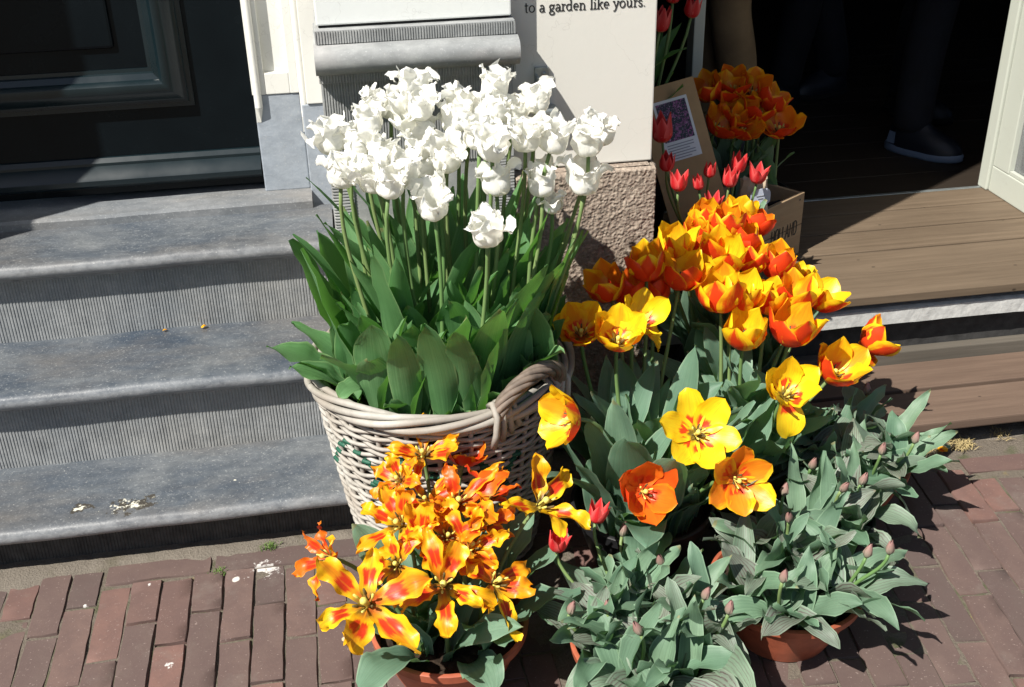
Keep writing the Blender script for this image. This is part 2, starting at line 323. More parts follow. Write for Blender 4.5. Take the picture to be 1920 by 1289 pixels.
def prism(name, prof, x0, x1, mat, parent=None, smooth=False, nx=1, warp=None):
    """profile of (y,z) points run along x, with end caps; warp(x,y,z) roughens it"""
    V = []; k = len(prof)
    for i in range(nx+1):
        x = x0+(x1-x0)*i/nx
        for (y, z) in prof: V.append(warp(x, y, z) if warp else (x, y, z))
    f = [(i*k+j, (i+1)*k+j, (i+1)*k+(j+1) % k, i*k+(j+1) % k) for i in range(nx) for j in range(k)]
    f += [tuple(range(k))[::-1], tuple(range(nx*k, nx*k+k))][0:2]
    me = mesh(name, V, f, mat); o = link(name, me, parent)
    bm = bmesh.new(); bm.from_mesh(me); bmesh.ops.recalc_face_normals(bm, faces=bm.faces); bm.to_mesh(me); bm.free()
    if smooth: me.polygons.foreach_set('use_smooth', [True]*len(me.polygons)); me.set_sharp_from_angle(angle=math.radians(38))
    return o
def ribbed(name, x0, x1, z0, z1, y, pitch, depth, mat, parent, seed=0, horizontal=False):
    """a stone face chiselled into fine grooves"""
    rg = random.Random(seed); V = []; a0, a1, b0, b1 = (z0, z1, x0, x1) if horizontal else (x0, x1, z0, z1)
    cols = [a0]
    while cols[-1] < a1-pitch*1.3:
        p = pitch*rg.uniform(.9, 1.1); s = cols[-1]; cols += [s+p*.45, s+p*.62, s+p*.85, s+p]
    cols.append(a1); rows = max(3, int((b1-b0)/.022)); ofs = [depth*rg.uniform(.8, 1.15) for _ in cols]
    for i in range(rows+1):
        b = b0+(b1-b0)*i/rows
        for j, a in enumerate(cols):
            in_groove = j % 4 in (2, 3) and 0 < j < len(cols)-1
            nz = mnoise.noise(Vector((a*25, b*25, seed)))*.3+.6
            jig = mnoise.noise(Vector((a*20, b*9, seed+5)))*pitch*.10 if 0 < j < len(cols)-1 else 0
            d = ofs[j]*nz*1.5 if in_groove else depth*.3*nz
            p = (a+jig, y+d, b) if not horizontal else (b, y+d, a+jig)
            V.append(p)
    f = grid_faces(rows, len(cols)-1)
    if horizontal: f = [q[::-1] for q in f]
    return link(name, mesh(name, V, f, mat), parent)

# ------------------------------------------------------------------ the setting: ground and paving
gv = [(-15, -15, -.012), (15, -15, -.012), (15, 15, -.012), (-15, 15, -.012)]
tag(link('ground', mesh('ground', gv, [(0, 1, 2, 3)], 'joint sand')), kind='structure')
pave = tag(bpy.data.objects.new('pavement', None), kind='structure'); C.objects.link(pave)
# the sandy bed between the bricks, gently uneven
nx, ny = 150, 60; V = []
for j in range(ny+1):
    for i in range(nx+1):
        x = -1.8+4.4*i/nx; y = .55+1.5*j/ny
        V.append((x, y, -.0040+.0036*mnoise.noise(Vector((x*13, y*13, 2)))+.002*mnoise.noise(Vector((x*60, y*60, 4)))))
bed = link('sand_bed', mesh('sand_bed', V, grid_faces(ny, nx), 'joint sand', True), pave)
def brick_mesh(seed, L=.2, Wd=.0560):
    rg = random.Random(seed); nu, nv = 10, 4; V = []; us = np.concatenate([[-1, -.985], np.linspace(-.9, .9, nu-3), [.985, 1]]); vv = [-1, -.93, 0, .93, 1]
    for i, u in enumerate(us):
        for j, v in enumerate(vv):
            edge = (i in (0, len(us)-1)) or (j in (0, 4))
            x = u*L/2+rg.uniform(-.0012, .0012); y = v*Wd/2+rg.uniform(-.0009, .0009)*(1.4 if edge else 1)
            if edge and rg.random() < .16: x *= .98; y *= rg.uniform(.86, .97)
            V.append((x, y, (-.0035 if edge else 0)+rg.uniform(-.0008, .0008)))
    a = len(us); f = grid_faces(a-1, 4); f = [q[::-1] for q in f]; base = len(V)
    ring = [j for j in range(5)]+[i*5+4 for i in range(1, a)]+[(a-1)*5+j for j in (3, 2, 1, 0)]+[i*5 for i in range(a-2, 0, -1)]
    for k in ring: V.append((V[k][0]*1.002, V[k][1]*1.004, -.03))
    for k in range(len(ring)):
        k2 = (k+1) % len(ring); f.append((ring[k], ring[k2], base+k2, base+k))
    me = mesh('brick', V, f, 'paving brick'); me.polygons.foreach_set('use_smooth', [True]*len(me.polygons)); me.set_sharp_from_angle(angle=math.radians(50)); return me
BR = [brick_mesh(i) for i in range(9)]
brick_spots = []
def lay(cx, cy, ang, pitch, lpitch, i0, i1, rows, top, ok, seed):
    """columns of stretchers running away from the wall, every other one starting with a half brick"""
    rg = random.Random(seed); ca, sa = math.cos(ang), math.sin(ang)
    for i in range(i0, i1):
        a = i*pitch; b = top(a)+rg.uniform(-.006, .006); first = True
        for j in range(rows):
            ln = lpitch*(rg.uniform(.45, .62) if i % 2 else rg.uniform(.86, 1.0)) if first else lpitch
            first = False; c = b-ln/2; b -= ln
            x = cx+a*ca-c*sa; y = cy+a*sa+c*ca
            if ok(x, y): brick_spots.append((x, y, ang+PI/2+rg.gauss(0, .01), rg, (ln-.0062)/.2))
lay(-.14, 0, math.radians(.5), .0585, .209, -26, 8, 8, lambda a: 1.822 if a > -.40 else 1.876, lambda x, y: x < .30, 1)
lay(1.0, 1.80, math.radians(-5.5), .0585, .209, -20, 26, 9, lambda a: (.045+.06*a if a > .28 else .10), lambda x, y: x > .33-.1*(1.5-y), 2)
for k in range(5): brick_spots.append((-.36+.208*k-.07, 1.856+RNG.uniform(-.004, .004), RNG.gauss(0, .012), RNG, 1))
for k in range(5): brick_spots.append((1.38+.209*k, 1.885-.004*k, -.04+RNG.gauss(0, .01), RNG, 1))
def near(x, y):
    p = pix((x, y, 0)); return max(abs(p[0]-960)/960, abs(p[1]-644.5)/644.5)
brick_spots.sort(key=lambda s: near(s[0], s[1])); rest = bmesh.new()
for i, (x, y, a, rg, ls) in enumerate(brick_spots):
    if i > 0 and near(x, y) > 1.5: continue
    me = rg.choice(BR)
    mt = Matrix.Translation((x, y, rg.uniform(-.0035, .003))) @ Matrix.Rotation(a+(PI if rg.random() < .5 else 0), 4, 'Z') @ Matrix.Rotation(rg.gauss(0, .012), 4, 'X') @ Matrix.Rotation(rg.gauss(0, .005), 4, 'Y') @ Matrix.Diagonal((ls, 1, 1, 1))
    if i < 290: link('brick', me, pave, mt)
    else:
        t = bmesh.new(); t.from_mesh(me); t.transform(mt); tm = bpy.data.meshes.new('t'); t.to_mesh(tm); t.free(); rest.from_mesh(tm); bpy.data.meshes.remove(tm)
if rest.verts: tag(link('brick_field', bm_mesh('brick_field', rest, 'paving brick'), pave), kind='stuff')
else: rest.free()
# strip of trodden grit along the foot of the steps
V = []; nx, ny = 160, 8
for j in range(ny+1):
    for i in range(nx+1):
        x = -1.5+1.52*i/nx; t = j/ny; w = .036+.03*mnoise.noise(Vector((x*5, 0, 0)))+max(0, min(1, (-.45-x)/.25))*.02+.012*mnoise.noise(Vector((x*27, 3, 0)))
        y = 1.925-(w+.025)*(1-t); V.append((x, y, -.006+.011*min(1, t*2.5)+.003*mnoise.noise(Vector((x*50, y*50, 1)))))
tag(link('grit_strip', mesh('grit_strip', V, grid_faces(ny, nx), 'street grit', True)), kind='structure')
V = []
for j in range(ny+1):
    for i in range(nx+1):
        x = .62+1.8*i/nx; t = j/ny; w = .05+.02*mnoise.noise(Vector((x*6, 9, 0))); y = 2.03-(w+.0)*(1-t)-.0*x; V.append((x, y, -.006+.010*min(1, t*2.5)+.003*mnoise.noise(Vector((x*50, y*50, 1)))))
tag(link('grit_strip', mesh('grit_strip', V, grid_faces(ny, nx), 'street grit', True)), kind='structure')

# ------------------------------------------------------------------ stoop
XL, XR = -1.2, -.04
stoop = thing('stone_stoop', 'worn blue stone steps with rounded noses leading up to the black door', 'steps', (-.6, 1.9, 0))
def wearwarp(seed):
    def w(x, y, z):
        n1 = mnoise.noise(Vector((x*3.1, seed, 0)))*.004+mnoise.noise(Vector((x*14, y*20, seed)))*.0012
        worn = -.004*math.exp(-((x+.65)/.3)**2)
        return (x, y+mnoise.noise(Vector((x*6, z*9, seed+3)))*.002, z+n1+worn)
    return w
def step(yr, zr0, z, yback, seed, rec=0, xr=XR):
    """one stone: bullnosed tread and a chiselled riser"""
    nose = yr-.036; h = .034; r = h/2; cz = z-r-.001
    prof = [(yback, z), (nose+r+.02, z+.0005), (nose+r+.004, z)]
    prof += [(nose+r-r*math.sin(a), cz+r*math.cos(a)) for a in np.linspace(.15, PI-.1, 9)]
    prof += [(yr-.008, z-h-.002), (yr-.007+rec, z-h-.012), (yr+.004+rec, z-h-.016), (yback, z-h-.016)]
    st = prism('step', prof, XL, xr, 'bluestone tread', stoop, True, 70, wearwarp(seed))
    ribbed('riser', XL, xr, zr0-.004, z-.047, yr+rec, 0.0064, .0016, 'grimy shaded stone' if rec else 'bluestone chiselled', st, seed)  # lowest riser: real grime, with the deep shade under its nose coloured in
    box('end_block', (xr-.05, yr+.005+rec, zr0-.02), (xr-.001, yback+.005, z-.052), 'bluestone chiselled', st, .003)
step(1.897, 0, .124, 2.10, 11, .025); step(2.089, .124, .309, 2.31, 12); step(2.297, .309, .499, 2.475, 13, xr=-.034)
prism('threshold', [(2.462, .49), (2.4615, .515), (2.465, .522), (2.66, .525), (2.66, .49)], XL, -.076, 'bluestone sill', stoop, False, 40, wearwarp(14))

# ------------------------------------------------------------------ door and its frame
DY = 2.565
door = thing('front_door', 'black green painted panelled house door above the stone steps', 'door', (-.65, DY, .525))
DX0, DX1 = -1.115, -.183
box('door_leaf', (DX0, DY, .53), (DX1, DY+.045, 2.6), 'door paint', door, .002)
pc = at(366, 196, DY); pi_ = at(296, 138, DY-.03)
x1, z1 = pc.x, pc.z; ix, iz = x1-.087, z1+.060
x0 = DX0+(DX1-x1)
def bolection(prof, mat):
    """moulding frame with mitred corners; prof = (distance in from the outer edge, forward offset)"""
    V = []; k = len(prof); outer = [(x0, z1), (x1, z1), (x1, 2.45), (x0, 2.45)]; dirs = [(1, 1), (-1, 1), (-1, -1), (1, -1)]
    for (ox, oz), (dx, dz) in zip(outer, dirs):
        for d, f in prof: V.append((ox+dx*d, DY-f, oz+dz*d))
    f = [(i*k+j, ((i+1) % 4)*k+j, ((i+1) % 4)*k+j+1, i*k+j+1) for i in range(4) for j in range(k-1)]
    me = mesh('panel_moulding', V, f, mat); o = link('panel_moulding', me, door)
    me.polygons.foreach_set('use_smooth', [True]*len(me.polygons)); me.set_sharp_from_angle(angle=math.radians(30)); return o
pr = [(0, -.001), (0, .006), (.010, .008), (.012, .014), (.018, .016)]+[(.018+.040*t, .016+.018*math.sin(PI*t*.62)) for t in np.linspace(.1, 1, 8)]+[(.064, .026), (.066, .018), (.078, .012), (.080, .004), (.088, .003), (.088, -.004)]
bolection(pr, 'sunlit door paint')
box('raised_panel', (x0+.12, DY-.008, z1+.135), (x1-.15, DY+.001, 2.3), 'door paint', door, .006)
# weather board along the foot of the door
zw = at(490, 279, DY).z; zb = at(490, 300, DY-.03).z
prism('drip_moulding', [(DY+.001, zw+.006), (DY-.006, zw+.005), (DY-.014, zw-.004), (DY-.014, zw-.010), (DY-.004, zw-.014), (DY+.001, zw-.014)], DX0, DX1-.001, 'sunlit door paint', door, True)
prism('weather_board', [(DY+.001, zb+.014), (DY-.010, zb+.010), (DY-.034, zb-.014), (DY-.038, zb-.020), (DY-.036, zb-.032), (DY-.026, zb-.040), (DY+.001, zb-.040)], DX0, DX1-.001, 'sunlit door paint', door, True)
fr = thing('door_frame', 'cream painted wooden frame beside the black door on grey stone blocks', 'door frame', (-.1, 2.53, .525))
zf = .745; fx0, fx1 = -.183, -.078
box('stone_base', (fx0+.002, 2.527, .5215), (fx1-.001, 2.66, zf), 'bluestone smooth', fr, .003)
box('stone_base', (fx1, 2.512, .470), (.02, 2.66, .722), 'bluestone smooth', fr, .003)
# jamb board with a sunk panel
bm = bmesh.new(); add_box(bm, (fx0, 2.54, zf+.001), (fx1, 2.66, 2.7), .001)
for a, b in (((fx0, 2.524, zf+.001), (fx0+.03, 2.541, 2.7)), ((fx1-.022, 2.524, zf+.001), (fx1, 2.541, 2.7)), ((fx0+.03, 2.5245, zf+.001), (fx1-.022, 2.541, zf+.048))): add_box(bm, a, b, .002)
link('jamb_board', bm_mesh('jamb_board', bm, 'white frame paint'), fr)
box('outer_board', (fx1+.012, 2.508, .7235), (.02, 2.66, 2.7), 'white frame paint', fr, .002)
for xx, zz in ((fx0+.0115, .700), (fx1+.006, .672)):
    prism_pts = [(xx+.0085*math.cos(a), 2.522-.009*math.sin(a)) for a in np.linspace(0, PI, 9)]
    V = [(px_, py_, z) for z in (zz+.02, 2.7) for px_, py_ in prism_pts]; kx = len(prism_pts)
    V += [(xx-.010, 2.522, zz), (xx+.004, 2.520, zz)]
    f = [(j, j+1, kx+j+1, kx+j) for j in range(kx-1)]+[tuple(range(kx))[::-1]]
    me = mesh('bead_moulding', V[:-2], f, 'white frame paint', True); me.set_sharp_from_angle(angle=math.radians(50)); link('bead_moulding', me, fr)
    # painted-over stop of the bead, running out to a point on the stone
    V = [(px_, py_, zz+.0195) for px_, py_ in prism_pts]+[(xx+.001, 2.5265, zz-.016), (xx-.009, 2.5265, zz-.016)]
    me = mesh('bead_stop', V, [(j, kx, j+1) for j in range(kx-1)]+[(kx-1, kx, kx+1)], 'white frame paint'); link('bead_stop', me, fr)
tr = thing('transom', 'white painted beam over the black door', 'beam', (-.65, 2.5, 2.6)); box('beam', (-1.2, 2.5, 2.602), (.02, 2.7, 3.6), 'white frame paint', tr)

# ------------------------------------------------------------------ pilasters
def pilaster(x0, x1, label):
    p = thing('pilaster', label, 'pilaster', ((x0+x1)/2, 2.2, 0))
    b = box('pedestal', (x0+.002, 2.131, 0), (x1-.002, 2.515, .869), 'bluestone carved', p, .003)
    ribbed('tooled_face', x0+.004, x1-.004, .70, .866, 2.1265, .0052, .003, 'bluestone carved', b, 31)
    ribbed('tooled_margin', x0+.004, x0+.045, .0, .698, 2.1265, .006, .0028, 'bluestone carved', b, 33, True)
    ribbed('tooled_margin', x1-.045, x1-.004, .0, .698, 2.1265, .006, .0028, 'bluestone carved', b, 34, True)
    ribbed('tooled_fillet', x0, x1, .8715, .887, 2.105, .0052, .0028, 'bluestone carved', p, 35); box('fillet', (x0+.0005, 2.1085, .870), (x1, 2.3, .8885), 'bluestone carved', p, .001)
    roll = [(2.3, .8895), (2.098, .8895)]+[(2.098-.030*math.sin(a)**.9, .9165-.0265*math.cos(a)) for a in np.linspace(.25, PI-.75, 12)]+[(2.096, .9425), (2.3, .9425)]
    prism('roll_moulding', roll, x0-.004, x1+.004, 'bluestone carved', p, True, 24, lambda x, y, z: (x, y+mnoise.noise(Vector((x*9, z*9, 3)))*.0015, z+mnoise.noise(Vector((x*7, y*9, 8)))*.0012))
    ribbed('tooled_band', x0, x1, .944, .9665, 2.101, .0048, .0028, 'bluestone carved', p, 36); box('band', (x0+.0005, 2.1045, .9435), (x1, 2.3, .968), 'bluestone carved', p, .0015)
    box('shaft', (x0+.004, 2.122, .973), (x1-.004, 2.515, 3.6), 'pilaster paint', p, .003)
    box('joint', (x0+.008, 2.13, .9681), (x1-.008, 2.3, .9729), 'dark concrete', p, 0)
pilaster(-.029, .339, 'stone pilaster with rounded moulding standing behind the basket of white tulips')
pilaster(-1.56, -1.18, 'stone pilaster on the far side of the black door')

# ------------------------------------------------------------------ shop wall with its lettering and plinth
WX0, WX1 = .337, .626
wall = thing('shop_wall', 'cream painted wall with black lettering above a rough brown plinth', 'wall', (.48, 2.16, 0))
box('painted_wall', (WX0+.001, 2.16, .658), (WX1, 2.52, 3.6), 'cream wall paint', wall, .003)
nx, nz = 170, 300; V = []
def pd(x, z, k): return .0020*mnoise.noise(Vector((x*230, z*230, k)))+.0015*mnoise.noise(Vector((x*70, z*70, k+4)))
px0, px1, py, pz = WX0+.001, .634, 2.126, .655
for j in range(nz+1):                                   # front, then round the corner into the doorway
    z = pz*j/nz
    for i in range(nx+1):
        if i <= 130: x, y = px0+(px1-px0)*i/130, py
        else: x, y = px1, py+.39*(i-130)/40
        c = .006*max(0, 1-abs(i-130)/3)+.01*max(0, (j-nz+2)/2)
        d = pd(x, z+y, 1)
        V.append((x-(c if i >= 128 else 0)+(d if i > 130 else 0), y+(c if i <= 132 else 0)+(d if i <= 130 else 0), z))
f = grid_faces(nz, nx)
k = len(V); top = [(px0, 2.2, pz), (px1-.02, 2.2, pz), (px1-.02, 2.51, pz)]; V += top
f += [(nz*(nx+1), nz*(nx+1)+130, k+1, k), (nz*(nx+1)+130, nz*(nx+1)+nx, k+2, k+1)]
link('plinth', mesh('plinth', V, f, 'pebbledash', True), wall)
# letters as strokes in a serif hand: x height 1
def arc(cx, cy, rx, ry, a0, a1, n=10): return [(cx+rx*math.cos(math.radians(a0+(a1-a0)*i/n)), cy+ry*math.sin(math.radians(a0+(a1-a0)*i/n))) for i in range(n+1)]
SER = lambda x, y, w=.34: [(x-w/2, y), (x+w/2, y)]
GL = {
 't': (.62, [[(.28, 1.32), (.28, .25)]+arc(.47, .22, .19, .2, 180, 285, 6), [(.06, .96), (.58, .96)]]),
 'o': (.98, [arc(.47, .5, .36, .45, 0, 360, 20)]),
 'a': (.86, [arc(.40, .66, .26, .3, 150, 0, 8)+[(.66, .2), (.70, .06), (.84, .06)], arc(.36, .27, .25, .24, 60, 330, 14)+[(.66, .3)], [(.64, .55), (.36, .51)]]),
 'g': (.92, [arc(.42, .65, .27, .29, 0, 360, 18), [(.62, .86), (.88, .93)], [(.26, .40), (.2, .22), (.34, .12), (.62, .08)]+arc(.46, -.17, .34, .24, 60, -200, 14)+[(.3, .1)]]),
 'r': (.68, [[(.24, .98), (.24, .06)], [(.04, .94), (.24, .94)], SER(.26, .06, .44), [(.24, .66), (.4, .88), (.64, .9)]]),
 'd': (1.0, [arc(.44, .48, .33, .42, 60, 300, 14), [(.74, 1.5), (.74, .06)], [(.54, 1.46), (.74, 1.46)], [(.74, .06), (.92, .06)], [(.6, .86), (.74, .82)], [(.6, .12), (.74, .2)]]),
 'e': (.86, [[(.12, .52), (.74, .52)]+arc(.44, .52, .31, .42, 0, 310, 16)]),
 'n': (1.06, [[(.24, .98), (.24, .06)], [(.06, .94), (.24, .94)], SER(.25, .06, .4), arc(.52, .62, .27, .3, 165, 0, 8)+[(.79, .06)], SER(.8, .06, .38)]),
 'l': (.5, [[(.25, 1.5), (.25, .06)], [(.05, 1.46), (.25, 1.46)], SER(.26, .06, .42)]),
 'i': (.5, [[(.25, .96), (.25, .06)], [(.06, .93), (.25, .93)], SER(.26, .06, .42), [(.24, 1.25), (.26, 1.41)]]),
 'k': (.96, [[(.24, 1.5), (.24, .06)], [(.04, 1.46), (.24, 1.46)], SER(.24, .06, .38), [(.72, .93), (.26, .48)], [(.42, .62), (.8, .06)], SER(.74, .93, .36), SER(.8, .06, .3)]),
 'y': (.94, [[(.16, .93), (.48, .1)], [(.8, .93), (.42, -.2), (.3, -.38), (.1, -.38)], SER(.16, .93, .34), SER(.78, .93, .32)]),
 'u': (1.04, [[(.22, .93), (.22, .34)]+arc(.45, .34, .23, .27, 180, 330, 8)+[(.76, .34)], [(.76, .95), (.76, .06)], [(.04, .93), (.22, .93)], [(.58, .93), (.76, .93)], [(.76, .06), (.94, .06)]]),
 's': (.74, [[(.58, .76)]+arc(.36, .72, .22, .2, 20, 250, 9)+arc(.38, .26, .24, .21, 80, -150, 10)+[(.13, .24)]]),
 '.': (.45, [[(.2, .05), (.2, .14)]]),
 'H': (.7, [[(.1, 0), (.1, 1)], [(.6, 0), (.6, 1)], [(.1, .5), (.6, .5)]]), 'O': (.7, [[(.1, .2), (.1, .8), (.25, 1), (.45, 1), (.6, .8), (.6, .2), (.45, 0), (.25, 0), (.1, .2)]]),
 'L': (.58, [[(.1, 1), (.1, 0), (.52, 0)]]), 'A': (.72, [[(.06, 0), (.35, 1), (.64, 0)], [(.17, .35), (.53, .35)]]), 'N': (.72, [[(.1, 0), (.1, 1), (.6, 0), (.6, 1)]]),
 'D': (.72, [[(.1, 0), (.1, 1), (.4, 1), (.6, .8), (.6, .2), (.4, 0), (.1, 0)]]), ' ': (.5, [])}
def glyph(ch, size, sw):
    V, f = [], []
    for kk, st in enumerate(GL[ch][1]):
        P = np.array(st)*size
        if len(P) < 2: continue
        T = np.zeros_like(P); T[1:-1] = P[2:]-P[:-2]; T[0] = P[1]-P[0]; T[-1] = P[-1]-P[-2]
        if np.allclose(P[0], P[-1]): T[0] = T[-1] = P[1]-P[-2]
        T /= np.linalg.norm(T, axis=1)[:, None]; N = np.stack([-T[:, 1], T[:, 0]], 1)
        w = sw*(.85+.3*np.abs(T[:, 1]))*.5; b = len(V); dep = .00002*kk
        for p, nn, ww in zip(P, N, w): V += [(p[0]+nn[0]*ww, dep, p[1]+nn[1]*ww), (p[0]-nn[0]*ww, dep, p[1]-nn[1]*ww)]
        f += [(b+2*i, b+2*i+1, b+2*i+3, b+2*i+2) for i in range(len(P)-1)]
    return V, f
def write(text, size, sw, mtx, mat, parent, width=None):
    tot = sum(GL[c][0] for c in text)
    if width: size = width/tot
    x = 0
    for c in text:
        if c != ' ':
            V, f = glyph(c, size, sw*size)
            me = mesh('letter', V, f, mat); bm = bmesh.new(); bm.from_mesh(me)
            g = bmesh.ops.extrude_face_region(bm, geom=bm.faces[:]); bmesh.ops.translate(bm, vec=(0, -.0006, 0), verts=[v for v in g['geom'] if isinstance(v, bmesh.types.BMVert)])
            bmesh.ops.recalc_face_normals(bm, faces=bm.faces); bm.to_mesh(me); bm.free()
            link('letter', me, parent, mtx @ Matrix.Translation((x, 0, 0)))
        x += GL[c][0]*size
ta, tb = at(984, 25, 2.159), at(1208, 18, 2.159)
write('to a garden like yours.', 1, .15, Matrix.Translation((ta.x-.001, 2.1594, ta.z)), 'lettering', wall, width=tb.x-ta.x+.004)
# bracket on the wall
b0 = at(1003, 128, 2.15); b1 = at(1032, 196, 2.15)
brk = thing('wall_bracket', 'small galvanised metal bracket screwed to the cream wall beside the pilaster', 'bracket', (b0.x, 2.16, b1.z))
bx0, bx1, bz0, bz1 = b0.x, b1.x-.002, b1.z, b0.z
box('back_plate', (bx0, 2.152, bz0), (bx1, 2.159, bz1), 'galvanised', brk, .001); box('side_plate', (bx0, 2.125, bz0+.001), (bx0+.004, 2.1515, bz1-.012), 'galvanised', brk, .001)
box('shelf', (bx0+.002, 2.118, bz0-.014), (bx1+.012, 2.159, bz0-.001), 'galvanised', brk, .004)
lathe('screw', [(.0, .003), (.004, .0025), (.005, 0)], 'galvanised', brk, 10).matrix_basis = Matrix.Translation(Vector(((bx0+bx1)/2+.004, 2.1515, bz1-.012))-Vector(brk.location)) @ Matrix.Rotation(PI/2, 4, 'X')

# ------------------------------------------------------------------ doorway: wooden step, deck, threshold, room
DZ = .267; X0, X1 = .638, 2.6
lst = thing('wooden_step', 'low wooden entrance step of two reddish brown boards before the shop doorway', 'step', (1.3, 2.1, 0))
box('plank', (X0, 1.957, .051), (X1, 2.093, .0735), 'red brown plank', lst, .004); box('plank', (X0, 2.108, .050), (X1, 2.2255, .073), 'red brown plank', lst, .003)
box('bearer', (X0, 2.227, .02), (X1, 2.2555, .1045), 'weathered beam', lst, .003)
for xx in (.7, 1.5, 2.3): box('joist', (xx, 1.99, -.01), (xx+.05, 2.2, .0505), 'weathered beam', lst, .002)
sill = thing('doorway_sill', 'whitewashed concrete band on a stone base coloured dark as shade under the deck', 'sill', (1.3, 2.26, 0))
def rough(s): return lambda x, y, z: (x, y+mnoise.noise(Vector((x*40, z*60, s)))*.0015, z+mnoise.noise(Vector((x*16, y*30, s+3)))*.0018)
prism('shaded_base', [(2.2565, -.01), (2.2565, .181), (2.5, .181), (2.5, -.01)], X0, X1, 'dark concrete', sill, False, 60, rough(1))  # base coloured near black, standing in for the shade under the band
prism('white_band', [(2.2265, .1845), (2.2265, .222), (2.236, .226), (2.5, .2262), (2.5, .1845)], X0, X1, 'whitewashed concrete', sill, False, 120, rough(5))
deck = thing('wooden_deck', 'weathered grey brown deck boards running across the shop doorway', 'deck', (1.3, 2.5, .25))
for ya, yb in ((2.212, 2.334), (2.339, 2.462), (2.467, 2.588), (2.593, 2.712), (2.717, 2.826)):
    box('plank', (X0, ya, DZ-.02), (X1, yb, DZ+RNG.uniform(-.001, .0015)), 'deck wood', deck, .0022)
for xx in (.7, 1.4, 2.1): box('joist', (xx, 2.29, .2275), (xx+.05, 2.83, DZ-.0205), 'weathered beam', deck, 0)
box('edge_strip', (X0, 2.828, DZ-.02), (1.80, 2.84, DZ+.002), 'galvanised', deck, .002)
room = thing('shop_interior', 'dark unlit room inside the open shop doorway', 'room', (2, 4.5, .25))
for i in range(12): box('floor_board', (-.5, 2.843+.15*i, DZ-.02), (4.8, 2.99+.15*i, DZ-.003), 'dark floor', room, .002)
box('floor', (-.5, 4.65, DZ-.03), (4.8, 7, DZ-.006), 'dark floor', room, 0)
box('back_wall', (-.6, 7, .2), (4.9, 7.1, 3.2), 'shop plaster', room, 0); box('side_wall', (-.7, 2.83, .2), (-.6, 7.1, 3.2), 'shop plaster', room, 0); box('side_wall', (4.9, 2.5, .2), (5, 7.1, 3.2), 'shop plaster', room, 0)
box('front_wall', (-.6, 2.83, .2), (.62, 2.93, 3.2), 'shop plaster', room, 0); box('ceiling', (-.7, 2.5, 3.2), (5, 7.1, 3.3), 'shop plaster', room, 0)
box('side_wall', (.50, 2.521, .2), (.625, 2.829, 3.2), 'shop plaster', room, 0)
lint = thing('shop_lintel', 'cream painted beam across the top of the shop doorway', 'beam', (1.6, 2.3, 2.3)); box('beam', (WX1+.001, 2.165, 2.35), (5.2, 2.83, 3.6), 'cream wall paint', lint, .003)
# left jamb of the doorway: a white post
jp = at(1312, 150, 2.9)
post = thing('door_post', 'off white door post behind the flowers at the inner side of the wall', 'post', (jp.x, 2.9, DZ)); box('post', (at(1302, 60, 2.84).x, 2.843, DZ-.002), (at(1322, 60, 2.84).x, 2.90, 2.35), 'shop frame paint', post, .003)
# glazed side of the entrance
win = thing('shop_window', 'white framed glazed side window standing on the deck by the doorway', 'window', (1.82, 2.6, DZ))
wx = 1.80
box('corner_post', (wx-.004, 2.80, DZ+.002), (wx+.05, 2.845, 2.348), 'shop frame paint', win, .004)
box('bottom_rail', (wx+.003, 2.235, DZ+.002), (wx+.045, 2.798, DZ+.075), 'shop frame paint', win, .003); box('top_rail', (wx+.003, 2.235, 2.25), (wx+.045, 2.798, 2.348), 'shop frame paint', win, .003)
box('stile', (wx+.0035, 2.72, DZ+.076), (wx+.0445, 2.7975, 2.249), 'shop frame paint', win, .003); box('stile', (wx+.0035, 2.236, DZ+.076), (wx+.0445, 2.30, 2.249), 'shop frame paint', win, .003)
box('pane', (wx+.02, 2.301, DZ+.0765), (wx+.026, 2.719, 2.2485), 'window glass', win, 0)
box('sill_bead', (wx+.006, 2.302, DZ+.0762), (wx+.019, 2.718, DZ+.086), 'shop frame paint', win, .001)
bay = thing('neighbouring_wall', 'dark low wall beyond the glazed side window', 'wall', (3.3, 2.3, 0)); box('stall_riser', (X1+.001, 2.2, 0), (5, 2.5, .8), 'dark concrete', bay, 0); box('window_board', (1.86, 2.45, DZ), (X1, 2.5, 2.349), 'dark concrete', bay, 0)

